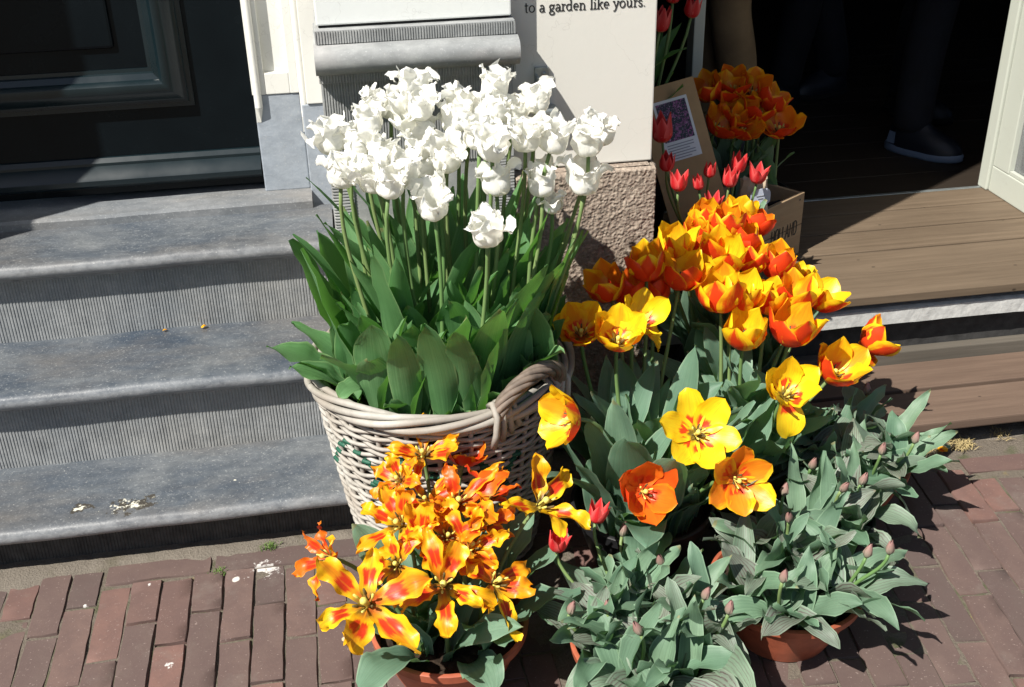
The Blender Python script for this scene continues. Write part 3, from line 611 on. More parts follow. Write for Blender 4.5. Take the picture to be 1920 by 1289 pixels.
# ------------------------------------------------------------------ plants: petals, leaves, stems
def petal(rg, L, Wd, phi, cup, ruf=0, twist=0, tip=.8, base=.32, peak=.55, nu=11, nv=6, fringe=0, mat='white petal', late=0):
    """one petal: phi(u) = angle from the flower's axis along its length"""
    u = np.linspace(0, 1, nu+1); um = (u[1:]+u[:-1])/2; ph = np.array([phi(t) for t in um]); ds = L/nu
    r = np.concatenate([[0], np.cumsum(np.sin(ph))*ds]); z = np.concatenate([[0], np.cumsum(np.cos(ph))*ds]); pv = np.array([phi(t) for t in u])
    a = np.where(u < peak, base+(1-base)*np.sin(np.clip(u/peak, 0, 1)*PI/2)**1.1, np.clip(1-np.clip((u-peak)/(1-peak), 0, 1)**(2.0+tip), 0, 1)**(.62 if tip > -.2 and tip < .65 else .85))
    a[-1] = .06
    v = np.linspace(-1, 1, nv+1); half = Wd/2*a; cc = cup*(1-.25*u)
    V = np.zeros((nu+1, nv+1, 3)); p1, p2, p3 = rg.uniform(0, 6), rg.uniform(0, 6), rg.uniform(0, 6); f1, f2 = rg.uniform(1.2, 2.2), rg.uniform(2.5, 4.2)
    for i in range(nu+1):
        an = cc[i]*v; k = max(cc[i], 1e-3); lat = half[i]*np.sin(an)/k; off = half[i]*(1-np.cos(an))/k
        e = np.abs(v)**1.6; sm = min(1, u[i]*1.6)
        if late: sm = max(0, min(1, (u[i]-.42)/.4))**1.3*late+.12
        off = off+ruf*sm*(e*(1+(.9*np.sin(9.5*u[i]*2+p2) if late else 0))*(np.sin(f1*2*PI*u[i]+p1+v*1.1)+.6*np.sin(f2*2*PI*u[i]+p2-v*2.2))+.35*np.sin(2.6*v+p3)*u[i])
        lat = lat+ruf*.5*sm*e*np.sign(v)*np.sin(f2*2*PI*u[i]+p3)
        ct, st = math.cos(twist*u[i]), math.sin(twist*u[i]); lat, off = lat*ct-off*st, lat*st+off*ct
        nr, nz = -math.cos(pv[i]), math.sin(pv[i]); V[i, :, 0] = r[i]+off*nr; V[i, :, 1] = lat; V[i, :, 2] = z[i]+off*nz
        if fringe and u[i] > .6:
            fz = np.array([rg.uniform(-1, 1) for _ in v])*fringe*(u[i]-.5)*2; V[i, :, 0] += fz*math.sin(pv[i])+np.array([rg.uniform(-1, 1) for _ in v])*fringe*.4; V[i, :, 2] += fz*math.cos(pv[i])
    uv = np.stack(np.meshgrid((v+1)/2, u), -1).reshape(-1, 2)
    return mesh('petal', V.reshape(-1, 3), grid_faces(nu, nv), mat, True, uv)
def lerp(pts):
    xs = [p[0] for p in pts]; ys = [math.radians(p[1]) for p in pts]
    return lambda t: float(np.interp(t, xs, ys))
def axis_q(ax): return Vector((0, 0, 1)).rotation_difference(Vector(ax).normalized()).to_matrix().to_4x4()
def stem(root, a, b, ax, r=.0035, mat='stem green', bulge=1.0):
    a, b = Vector(a), Vector(b); ax = Vector(ax).normalized(); d = (b-a).length; up = ((b-a).normalized()*.4+Vector((0, 0, 1))*.9)*d*bulge; t2 = ax*d*.9
    if ax.z < .2: t2 = (ax+Vector((0, 0, .5)))*d*.6
    pts = []
    for i in range(11):
        t = i/10; h1, h2, h3, h4 = 2*t**3-3*t**2+1, t**3-2*t**2+t, -2*t**3+3*t**2, t**3-t**2; pts.append(a*h1+up*h2+b*h3+t2*h4)
    o = tube('stem', [p-Vector((0, 0, 0)) for p in pts], [r*(1.15-.25*i/10) for i in range(11)], mat, root, 7); return o
OPEN = [Vector(at(*p)) for p in ((1044, 1015, 1.47), (1308, 812, 1.60), (1212, 922, 1.53), (1385, 902, 1.52), (1062, 786, 1.58), (1480, 732, 1.72), (1480, 770, 1.70), (1566, 697, 1.86), (1636, 642, 1.95), (1090, 618, 1.80), (1160, 630, 1.77), (1208, 600, 1.84), (1116, 968, 1.47), (1044, 1020, 1.42), (1010, 950, 1.52), (690, 1134, 1.34), (830, 1098, 1.38), (858, 945, 1.53), (752, 985, 1.50), (620, 1046, 1.44), (1397, 628, 1.85), (1484, 622, 1.86))]
OPX = [(pix(p), (p-EYE).dot(FW)) for p in OPEN]
def hides(pts):
    """does a leaf grow through or across one of the open flowers?"""
    for w in pts:
        for p, (q, d) in zip(OPEN, OPX):
            if (w-p).length < .042: return True
            a = pix(w)
            if (w-EYE).dot(FW) < d and math.hypot(a[0]-q[0], a[1]-q[1]) < 56: return True
    return False
def leaf(root, base, az, L, Wd, t0, t1, mat, rg, fold=.5, wave=.006, twist=0, power=1.3, peak=.38, amount=None, nu=13, nv=6, tip=.8):
    """tulip leaf: rises at t0 from the vertical and arches to t1 (radians)"""
    base = Vector(base)
    for _ in range(5):
        pts = []; q = base.copy()
        for i in range(8):
            a_ = t0+(t1-t0)*((i+.5)/8)**power; q = q+Vector((math.cos(az)*math.sin(a_), math.sin(az)*math.sin(a_), math.cos(a_)))*(L/8); pts.append(q.copy())
        if not hides(pts[2:]): break
        L *= .86; az += rg.uniform(-.25, .25)
    u = np.linspace(0, 1, nu+1); um = (u[1:]+u[:-1])/2; th = t0+(t1-t0)*um**power; ds = L/nu
    r = np.concatenate([[0], np.cumsum(np.sin(th))*ds]); z = np.concatenate([[0], np.cumsum(np.cos(th))*ds]); tv = t0+(t1-t0)*u**power
    a = np.where(u < peak, .42+.58*np.sin(u/peak*PI/2), np.clip(1-((u-peak)/(1-peak))**1.75, 0, 1)**tip); a[-1] = .03
    v = np.linspace(-1, 1, nv+1); V = np.zeros((nu+1, nv+1, 3)); p1, p2 = rg.uniform(0, 6), rg.uniform(0, 6); f = rg.uniform(1.0, 2.1)
    side = rg.uniform(-.10, .10)*L
    for i in range(nu+1):
        w = Wd/2*a[i]; fo = fold*(1-.72*u[i])*2.2; an = fo*v; k = max(fo, 1e-3); lat = w*np.sin(an)/k; off = w*(1-np.cos(an))/k
        e = np.abs(v)**1.7; off = off+wave*min(1, u[i]*2.5)*e*(np.sin(f*2*PI*u[i]+p1+np.where(v > 0, 1.7, 0))+.45*np.sin(2.3*f*2*PI*u[i]+p2+np.where(v > 0, 0, 2.1)))
        tw = twist*u[i]; lat, off = lat*math.cos(tw)-off*math.sin(tw), lat*math.sin(tw)+off*math.cos(tw)
        nr, nz = -math.cos(tv[i]), math.sin(tv[i]); V[i, :, 0] = r[i]+off*nr; V[i, :, 1] = lat+side*u[i]**2; V[i, :, 2] = z[i]+off*nz
    uv = np.stack(np.meshgrid((v+1)/2, u), -1).reshape(-1, 2)
    o = link('leaf', mesh('leaf', V.reshape(-1, 3), grid_faces(nu, nv), mat, True, uv), root, Matrix.Translation(base) @ Matrix.Rotation(az, 4, 'Z'))
    if amount is not None: o.color = (amount, amount, amount, 1)
    return o
def pistil(root, pos, q, s=1.0, dark=True):
    V, m, n = tube_arrays([(0, 0, 0), (0, 0, .012*s), (0, 0, .018*s), (0, 0, .021*s)], [.0032*s, .0030*s, .0042*s, .002*s], 7)
    link('pistil', mesh('pistil', V, grid_faces(m-1, n, True)+[tuple(range((m-1)*n, m*n))], 'stamen yellow', True), root, Matrix.Translation(pos) @ q)
    for k in range(6):
        a = k*PI/3+.3; d = Vector((math.cos(a), math.sin(a), 0)); p = [d*.003*s, d*.007*s+Vector((0, 0, .010*s)), d*.0085*s+Vector((0, 0, .012*s)), d*.011*s+Vector((0, 0, .020*s))]
        V, m, n = tube_arrays(p, [.0008*s, .0007*s, .0017*s, .0013*s], 5)
        link('stamen', mesh('stamen', V, grid_faces(m-1, n, True)+[tuple(range((m-1)*n, m*n))], 'anther dark' if dark and k % 2 else 'stamen yellow', True), root, Matrix.Translation(pos) @ q)

def white_flower(root, pos, ax, rg, s=1.0):
    q = axis_q(ax); a0 = rg.uniform(0, 6)
    for k in range(6):
        inner = k % 2; fl = rg.choice([-8, 10, 22, 34, 48, 70, 95]); L = .077*s*rg.uniform(.86, 1.13)*(1 if not inner else 1.06)
        ph = lerp([(0, 90), (.15, 78), (.28, 34), (.42, 6 if not inner else -4), (.56, 2 if not inner else -8), (.72, 8+fl*.35+rg.uniform(-8, 8)), (.88, fl+rg.uniform(-12, 12)), (1, fl*1.25+rg.uniform(-10, 55))])
        me = petal(rg, L, .054*s*rg.uniform(.9, 1.15), ph, 1.15, .0052*s, rg.gauss(0, .3), .3, .46, .46, 22, 12, .0024*s, 'white petal', late=1.3)
        link('petal', me, root, Matrix.Translation(pos) @ q @ Matrix.Rotation(a0+k*PI/3+rg.gauss(0, .08), 4, 'Z') @ Matrix.Translation((.0015 if inner else .003, 0, 0)))
def cup_flower(root, pos, ax, rg, s=1.0, opening=0.3, heat=.8, orange=.3, mat='flamed tulip petal', droop=None, spin=None, drop=()):
    """opening 0 = closed goblet, 1 = flat open"""
    q = axis_q(ax); a0 = rg.uniform(0, 6) if spin is None else spin
    for k in range(6):
        if k in drop: continue
        inner = k % 2; op = max(0, opening+rg.gauss(0, .05)+(-.06 if inner else .04))
        end = -14+op*88; mid = -2+op*72; L = .068*s*rg.uniform(.92, 1.08)
        L *= 1.06; ph = lerp([(0, 88), (.14, 70+op*12), (.32, 26+op*48), (.6, mid), (.85, end), (1, end+rg.uniform(-6, 18))])
        if droop is not None and k == droop: ph = lerp([(0, 95), (.2, 105), (.5, 125), (1, 150)])
        me = petal(rg, L*(1-.1*op), .059*s*(1-.24*op)*rg.uniform(.92, 1.1), ph, .95-op*.42, .0019*s, rg.gauss(0, .1), rg.uniform(.3, .6) if op > .36 or mat[0] == 'p' else -.25, .36, .54, 13, 8, .0006, mat)
        o = link('petal', me, root, Matrix.Translation(pos) @ q @ Matrix.Rotation(a0+k*PI/3+rg.gauss(0, .06), 4, 'Z') @ Matrix.Translation((.0015 if inner else .003, 0, 0)))
        o.color = (max(0, heat*1.1+.05+rg.gauss(0, .15)), max(0, min(1, orange*.5+rg.gauss(0, .1))), 0, 1)
    pistil(root, pos, q, s)
def parrot_flower(root, pos, ax, rg, s=1.0, spread=.9, heat=.5, orange=.4, n=6):
    q = axis_q(ax); a0 = rg.uniform(0, 6)
    for k in range(n):
        e = (50+spread*45)*rg.uniform(.65, 1.15); L = .070*s*rg.uniform(.75, 1.2)
        ph = lerp([(0, 70), (.2, e*.75), (.45, e*rg.uniform(.55, 1.0)), (.7, e*rg.uniform(.5, 1.4)), (.85, e+rg.uniform(-70, 60)), (1, e+rg.uniform(-110, 110))])
        me = petal(rg, L, .027*s*rg.uniform(.7, 1.25), ph, .7+rg.uniform(-.6, .6), .0044*s, rg.gauss(0, .55), rg.choice([-.3, .4]), .30, .62, 18, 8, .0012*s, 'parrot tulip petal')
        o = link('petal', me, root, Matrix.Translation(pos) @ q @ Matrix.Rotation(a0+k*2*PI/n+rg.gauss(0, .3), 4, 'Z') @ Matrix.Translation((.002, 0, rg.uniform(-.002, .002))))
        o.color = (max(0, heat+rg.gauss(0, .2)), max(0, min(1, orange+rg.gauss(0, .2))), 0, 1)
    pistil(root, pos, q, 1.05*s)
def star_flower(root, pos, ax, rg, s=1.0, opening=.2):
    q = axis_q(ax); a0 = rg.uniform(0, 6)
    for k in range(6):
        op = opening+rg.gauss(0, .05); L = .046*s*rg.uniform(.93, 1.07)
        ph = lerp([(0, 85), (.18, 55), (.4, 6+op*30), (.7, -6+op*50), (1, -5+op*95)])
        me = petal(rg, L, .026*s, ph, 1.0, .0006, rg.gauss(0, .05), -.9, .42, .42, 9, 4, 0, 'pink petal')
        link('petal', me, root, Matrix.Translation(pos) @ q @ Matrix.Rotation(a0+k*PI/3, 4, 'Z') @ Matrix.Translation((.0015, 0, 0)))
def bud(root, pos, ax, rg, s=1.0):
    q = axis_q(ax); a0 = rg.uniform(0, 6)
    for k in range(3):
        ph = lerp([(0, 75), (.15, 40), (.35, 8), (.6, -14), (1, -24)])
        link('petal', petal(rg, .036*s, .023*s, ph, 1.25, .0004, 0, -.7, .5, .40, 9, 5, 0, 'bud petal'), root, Matrix.Translation(pos) @ q @ Matrix.Rotation(a0+k*2*PI/3, 4, 'Z'))

# ------------------------------------------------------------------ pots
def bowl(name, label, cat, x, y, z, R, h, mat='terracotta plastic', group=None, foot=.62):
    t = thing(name, label, cat, (x, y, z), group)
    prof = [(0, z+.004), (R*foot, z+.001), (R*foot+.004, z), (R*.82, z+h*.42), (R*.95, z+h*.80), (R*.965, z+h*.84), (R+.004, z+h*.86), (R+.006, z+h*.985), (R+.003, z+h), (R-.001, z+h), (R-.004, z+h*.96), (R*.9, z+h*.7), (R*.8, z+h*.5)]
    o = lathe('bowl', prof, mat, t, 56, (x, y)); o.data.set_sharp_from_angle(angle=math.radians(40))
    rg = random.Random(int(x*999)+5); V = [(x, y, z+h*.80)]; nr, na = 11, 36
    for i in range(1, nr+1):
        for j in range(na):
            rr = R*.93*i/nr; a = 2*PI*j/na; px_, py_ = x+rr*math.cos(a), y+rr*math.sin(a)
            V.append((px_, py_, z+h*.80+.008*mnoise.noise(Vector((px_*55, py_*55, 1)))+.006*mnoise.noise(Vector((px_*150, py_*150, 3)))-.004*(i/nr)**4))
    f = [(0, 1+j, 1+(j+1) % na) for j in range(na)]+[(1+(i-1)*na+j, 1+i*na+j, 1+i*na+(j+1) % na, 1+(i-1)*na+(j+1) % na) for i in range(1, nr) for j in range(na)]
    link('soil', mesh('soil', V, f, 'soil'), t)
    return t
PG = (.843, 1.64)
PO, PA, PB, PC, PD, PE, PF = (.105, 1.47), (.425, 1.375), (.70, 1.47), (.965, 1.812), (.50, 1.70), (.81, 2.09), (.72, 1.835)
bowl('plant_bowl', 'terracotta plastic bowl holding the ragged orange tulips in front of the basket', 'plant pot', *PO, 0, .128, .12)
bowl('plant_bowl', 'terracotta plastic bowl under striped leaves between the orange tulips and the other striped bowl', 'plant pot', *PA, 0, .125, .115)
bowl('plant_bowl', 'terracotta plastic bowl of striped leaved tulips standing farthest right on open brick paving', 'plant pot', *PB, 0, .128, .112)
bowl('plant_bowl', 'terracotta plastic bowl of bushy striped leaved tulips against the low wooden step', 'plant pot', *PC, 0, .12, .112)
bowl('plant_pot', 'small dark pot of striped leaved tulips squeezed in between two terracotta bowls', 'plant pot', *PG, 0, .088, .11, 'black plastic')
bowl('plant_pot', 'dark pot of yellow open tulips in the shadow beside the wicker basket', 'plant pot', *PD, 0, .13, .15, 'black plastic')
bowl('plant_pot', 'dark pot of red and yellow tulips standing on the low wooden step', 'plant pot', *PE, .0745, .12, .14, 'black plastic')
bowl('plant_pot', 'dark pot of big yellow and red tulips in front of the low wooden step', 'plant pot', *PF, 0, .122, .15, 'black plastic')

# ------------------------------------------------------------------ wicker basket
BX, BY, BH, BR0, BR1 = .145, 1.862, .41, .165, .235
bas = thing('wicker_basket', 'big round whitewashed wicker basket full of white tulips', 'basket', (BX, BY, 0))
def brad(z): return BR0+(BR1-BR0)*(z/BH)**.8
NS = 26
rows = 45
for i in range(rows):
    z = .008+(BH-.03)*i/(rows-1); pts = []; n = NS*6
    for j in range(n):
        a = 2*PI*j/n; w = math.cos(a*NS/2+PI*(i % 2)+i*.0); rr = brad(z)+.0046*w+.0012*mnoise.noise(Vector((math.cos(a)*4, math.sin(a)*4, i*3.1)))
        pts.append((BX+rr*math.cos(a), BY+rr*math.sin(a), z+.0022*math.sin(a*NS/2+i)+.0020*mnoise.noise(Vector((math.cos(a)*3, math.sin(a)*3, i*1.7)))))
    tube('weaver', pts, .0039, 'wicker', bas, 6, True)
for k in range(NS):
    a = 2*PI*(k+.5*0)/NS; tube('stake', [(BX+brad(z)*math.cos(a), BY+brad(z)*math.sin(a), z) for z in np.linspace(.0, BH, 7)], .0046, 'wicker', bas, 6)
lathe('base', [(.0, .012), (BR0-.01, .012), (BR0-.006, .004), (0, .004)], 'wicker', bas, 30, (BX, BY))
lathe('liner', [(BR0-.02, .016), (brad(.2)-.014, .2), (brad(.385)-.016, .392), (brad(.385)-.019, .392), (brad(.2)-.018, .2)], 'black plastic', bas, 40, (BX, BY))
# plaited rim: thick rods wound round each other
for k in range(5):
    pts = []; n = 150
    for j in range(n):
        a = 2*PI*j/n; t = a*3+k*2*PI/5; rr = brad(BH)+.0125*math.cos(t)*1.0; pts.append((BX+rr*math.cos(a), BY+rr*math.sin(a), BH-.004+.0115*math.sin(t)+.004*mnoise.noise(Vector((math.cos(a)*2, math.sin(a)*2, k)))))
    tube('rim_rod', pts, .0066, 'wicker', bas, 7, True)
# handle at the right-hand front
ha = atz(925, 772, BH); hb = atz(1085, 722, BH); mid = (ha+hb)/2
for hsign in (1,):
    angA = math.atan2(ha.y-BY, ha.x-BX); angB = math.atan2(hb.y-BY, hb.x-BX)
    A = Vector((BX+BR1*math.cos(angA), BY+BR1*math.sin(angA), BH)); B = Vector((BX+BR1*math.cos(angB), BY+BR1*math.sin(angB), BH))
    mid = (A+B)/2; out = Vector((math.cos((angA+angB)/2), math.sin((angA+angB)/2), 0)); span = (B-A)
    for k in range(7):
        pts = []
        for j in range(41):
            t = j/40; th = t*PI; c = mid-span*.5*math.cos(th)*1.02+Vector((0, 0, 1))*(.080*math.sin(th)**.8-.022)+out*(.026*math.sin(th))
            tang = (span*.5*math.sin(th)+Vector((0, 0, .094*math.cos(th)))).normalized(); n1 = out; n2 = tang.cross(n1).normalized(); ph = t*9+k*2*PI/6
            rr = .0098 if k < 6 else 0; pts.append(c+n1*rr*math.cos(ph)+n2*rr*math.sin(ph))
        tube('handle_rod', pts, .0058, 'wicker shaded', bas, 7)  # shade of the leaves on the handle put into a darker wicker
    for P, sg in ((A, 1), (B, -1)):
        for k in range(4):
            d = span.normalized()*(.012*k-.006)*sg
            o = Vector((P.x-BX, P.y-BY, 0)).normalized(); pts = [P+d-o*.016+Vector((0, 0, .01)), P+d*1.1+Vector((0, 0, .022)), P+d*1.2+o*.018+Vector((0, 0, .006)), P+d*1.5+o*.016+Vector((0, 0, -.03)), P+d*1.9+o*.006+Vector((0, 0, -.06+.006*k))]
            tube('lashing', pts, .006, 'wicker', bas, 6)
# dyed strands woven in as green chevrons
for c0 in (-2.48, -1.93, -1.2):
    for i in range(27, 38):
        for sg in (-1, 1):
            if RNG.random() < .22: continue
            a = c0+sg*(.05+.035*(37-i)) if c0 < -1.3 else c0+sg*.03*(i-29)
            z = .008+(BH-.03)*i/(rows-1); pts = []
            for j in range(7):
                aa = a+(.075)*(j/6-.5); w = math.cos(aa*NS/2+PI*(i % 2)); rr = brad(z)+.0046*w+.0008; pts.append((BX+rr*math.cos(aa), BY+rr*math.sin(aa), z+.0022*math.sin(aa*NS/2+i)+.0020*mnoise.noise(Vector((math.cos(aa)*3, math.sin(aa)*3, i*1.7)))))
            tube('green_strand', pts, .0043, 'green willow', bas, 6)
V = [(BX, BY, .36)]; nr, na = 12, 40
for i in range(1, nr+1):
    for j in range(na):
        rr = (brad(.38)-.018)*i/nr; a = 2*PI*j/na; x, y = BX+rr*math.cos(a), BY+rr*math.sin(a); V.append((x, y, .36+.012*mnoise.noise(Vector((x*40, y*40, 5)))+.007*mnoise.noise(Vector((x*130, y*130, 5)))))
link('soil', mesh('soil', V, [(0, 1+j, 1+(j+1) % na) for j in range(na)]+[(1+(i-1)*na+j, 1+i*na+j, 1+i*na+(j+1) % na, 1+(i-1)*na+(j+1) % na) for i in range(1, nr) for j in range(na)], 'soil'), bas)

# ------------------------------------------------------------------ white tulips in the basket
WT = [ # pixel of the flower's middle in the photo, scale, depth shift, label
 (930, 150, 1.02, 0, 'fringed white tulip standing alone highest, against the grey stone roll moulding'),
 (1006, 176, .98, 0, 'fringed white tulip in front of the metal wall bracket'),
 (776, 148, 1.05, 0, 'fringed white tulip, topmost of the clump before the stone pilaster'),
 (790, 188, 1.0, -.05, 'white tulip tucked right under the topmost flower of the clump on the pilaster'),
 (702, 190, 1.0, 0, 'white tulip, leftmost flower of the top row beside the tallest clump'),
 (735, 190, .95, .02, 'white tulip between the leftmost top row flower and the tallest clump'),
 (758, 212, .95, -.02, 'white tulip just below and left of the tallest clump, a green stem beneath it'),
 (861, 180, 1.05, .02, 'white tulip in the top row between the tallest clump and the lone highest flower'),
 (853, 214, .95, -.02, 'white tulip directly beneath the middle flower of the top row'),
 (690, 216, 1.0, -.02, 'white tulip hanging below the leftmost flower of the top row'),
 (930, 196, .95, .0, 'white tulip directly below the lone highest flower'),
 (968, 200, 1.0, .02, 'white tulip below and left of the flower at the wall bracket'),
 (614, 250, 1.05, 0, 'white tulip leaning out farthest to the left, over the stone steps'),
 (670, 256, 1.0, .0, 'white tulip second from the left in the middle row, over the stone door block'),
 (783, 262, 1.05, 0, 'white tulip with spread petals in the middle row, under the tallest clump'),
 (792, 226, .95, .02, 'white tulip wedged between the tallest clump and the spread flower of the middle row'),
 (840, 284, 1.08, 0, 'round white tulip at the centre of the bunch with a bare stem to its left'),
 (900, 240, 1.1, .0, 'big ruffled white tulip right of the bunch centre'),
 (925, 262, 1.05, -.03, 'white tulip overlapping the big ruffled one from the lower right'),
 (886, 212, .95, .02, 'white tulip just above the big ruffled one'),
 (985, 244, 1.08, 0, 'white tulip with upright pointed petals against the edge of the pilaster'),
 (1042, 248, 1.08, 0, 'white tulip second from the right, against the cream wall'),
 (1102, 254, 1.05, 0, 'white tulip at the far right over the cream wall, lower of the pair'),
 (1126, 234, 1.05, .03, 'white tulip at the far right over the cream wall, upper and outermost of the pair'),
 (641, 312, 1.08, 0, 'white tulip at the left of the lower row, above the long leaning leaf'),
 (717, 278, 1.05, 0, 'white tulip crowning the dense lower left clump'),
 (697, 322, 1.08, -.02, 'white tulip at the left of the dense lower left clump'),
 (733, 330, 1.1, -.04, 'white tulip at the front of the dense lower left clump'),
 (758, 312, 1.05, -.01, 'white tulip at the right of the dense lower left clump'),
 (806, 322, 1.05, .02, 'white tulip half hidden behind the drooping lower flower'),
 (808, 372, 1.12, 0, 'large cupped white tulip hanging lowest of the left half'),
 (928, 326, 1.12, 0, 'broad cupped white tulip alone at the middle of the lower row'),
 (1015, 328, 1.1, 0, 'white tulip with tall ragged petals in the lower row before the pilaster edge'),
 (1034, 374, .72, .06, 'small half open white tulip under the ragged one, before the rough plinth'),
 (1096, 326, 1.1, 0, 'white tulip ending the lower row at right, before the rough plinth'),
 (911, 424, 1.08, 0, 'short white tulip standing alone lowest and frontmost on a bent stem')]
def in_basket(x, y, rmax=.185):
    d = Vector((x-BX, y-BY)); k = min(1, rmax/max(d.length, 1e-6)); return BX+d.x*k, BY+d.y*k
for i, (px_, py_, sc, dy, lab) in enumerate(WT):
    rg = random.Random(100+i); Y = 1.965-(py_-142)*.00107+dy-(.07 if px_ > 890 and py_ < 300 else 0); top = at(px_, py_, Y)
    ax = Vector((rg.gauss(.02, .16)+(top.x-BX)*.5, rg.gauss(-.08, .14), 1)).normalized(); pos = top-ax*.033*sc
    bx_, by_ = in_basket(BX+(top.x-BX)*.72, BY+(top.y-BY)*1.0); base = Vector((bx_, by_, .37))
    t = thing('white_tulip', lab, 'tulip', base, 'white tulips in the wicker basket')
    stem(t, base, pos, ax, .0037)
    white_flower(t, pos, ax, rg, sc*.83)
    hh = pos.z-base.z; az0 = math.atan2(by_-BY, bx_-BX)
    for k in range(4):
        L = hh*rg.uniform(.62, .95) if k < 2 else hh*rg.uniform(.4, .65)
        leaf(t, base+Vector((rg.uniform(-.008, .008), rg.uniform(-.008, .008), -.01)), az0+rg.gauss(0, .8)+k*2.2*(k > 1), L*.93, rg.uniform(.05, .085), rg.uniform(.03, .28), rg.uniform(.15, .8), 'green tulip leaf', rg, rg.uniform(.35, .7), .004, rg.gauss(0, .4), tip=.75)
# low leafy shoots round the front of the basket: base angle, lean, length, width
shoots = [(-2.98, .165, .75, 1.15, .185, .105, .15), (-2.75, .17, .65, 1.15, .15, .075, .0), (-2.5, .15, .45, .9, .20, .075, .3), (-2.32, .16, .25, .75, .17, .085, .1), (-2.1, .165, .5, 1.0, .09, .05, .2), (-1.92, .16, .15, .45, .18, .085, -.2), (-1.72, .15, .1, .5, .12, .055, .5), (-1.62, .175, .4, 1.3, .065, .042, 0), (-1.45, .17, .35, 1.2, .06, .045, -.3), (-1.3, .165, .2, .6, .10, .05, .4), (-1.1, .17, .5, 1.1, .13, .07, .2), (-.9, .17, .3, .8, .13, .06, 0), (-.6, .16, .5, 1.0, .2, .075, .2), (-.25, .16, .35, .8, .22, .07, -.2), (.1, .15, .3, .7, .22, .065, 0), (2.9, .16, .7, 1.3, .16, .06, 0), (-2.2, .12, .1, .4, .22, .07, .1), (-1.5, .11, .1, .3, .24, .06, .1), (-.8, .11, .1, .35, .26, .065, -.1), (-2.75, .11, .25, .6, .24, .065, 0), (-1.85, .178, .6, 1.3, .06, .045, .1)]
ORD = 'first second third fourth fifth sixth seventh eighth ninth tenth eleventh twelfth thirteenth fourteenth'.split()
front_row = sorted(x[0] for x in shoots if x[1] > .14 and -3 < x[0] < -.5)
for i, (a, rr, t0, t1, L, wd, tw) in enumerate(shoots):
    rg = random.Random(300+i); base = Vector((BX+rr*math.cos(a), BY+rr*math.sin(a), .368))
    t = thing('tulip_shoot', ('broad leafy green shoot inside the front rim of the basket, %s from the left' % ORD[front_row.index(a)]) if a in front_row and rr > .14 else 'flowerless broad leaved green shoot standing among the white tulip stems in the wicker basket', 'tulip shoot', base, 'leafy shoots in the wicker basket')
    leaf(t, base, a+rg.gauss(0, .2), L, wd, t0, t1, 'green tulip leaf', rg, .45, .006, tw, 1.2, .45, tip=.6)
    leaf(t, base, a+PI*.8+rg.gauss(0, .5), L*.75, wd*.7, t0*.6, t1*.7, 'green tulip leaf', rg, .55, .004, -tw, 1.2, .45, tip=.65)
for i in range(22):
    rg = random.Random(380+i); a = -PI+2*PI*i/22+rg.uniform(-.1, .1); rr = rg.choice([.07, .12, .165, .18]); base = Vector((BX+rr*math.cos(a), BY+rr*math.sin(a), .355)); o_ = rr/.18
    t = thing('tulip_shoot', 'flowerless broad leaved green shoot standing among the white tulip stems in the wicker basket', 'tulip shoot', base, 'leafy shoots in the wicker basket')
    leaf(t, base, a+rg.gauss(0, .3), rg.uniform(.24, .34)*(1-.25*(math.sin(a) < -.5)*o_), rg.uniform(.06, .09), .03+.12*o_, .15+rg.uniform(.1, .5)*o_, 'green tulip leaf', rg, .4, .005, rg.gauss(0, .3), 1.3, .5, tip=.6)
    leaf(t, base, a+rg.gauss(1.8, .4), rg.uniform(.18, .26), rg.uniform(.05, .075), .05+.15*o_, .3+rg.uniform(.1, .6)*o_, 'green tulip leaf', rg, .45, .005, rg.gauss(0, .3), 1.3, .5, tip=.6)
p = atz(655, 724, .435)
t = thing('tulip_shoot', 'single pale green leaf lying over the basket rim at its front left', 'tulip shoot', (p.x+.05, p.y+.05, .38)); leaf(t, Vector((p.x+.045, p.y+.05, .385)), math.radians(218), .105, .062, .5, 1.9, 'green tulip leaf', random.Random(5), .35, .003, 0, 1, .5, tip=.55)

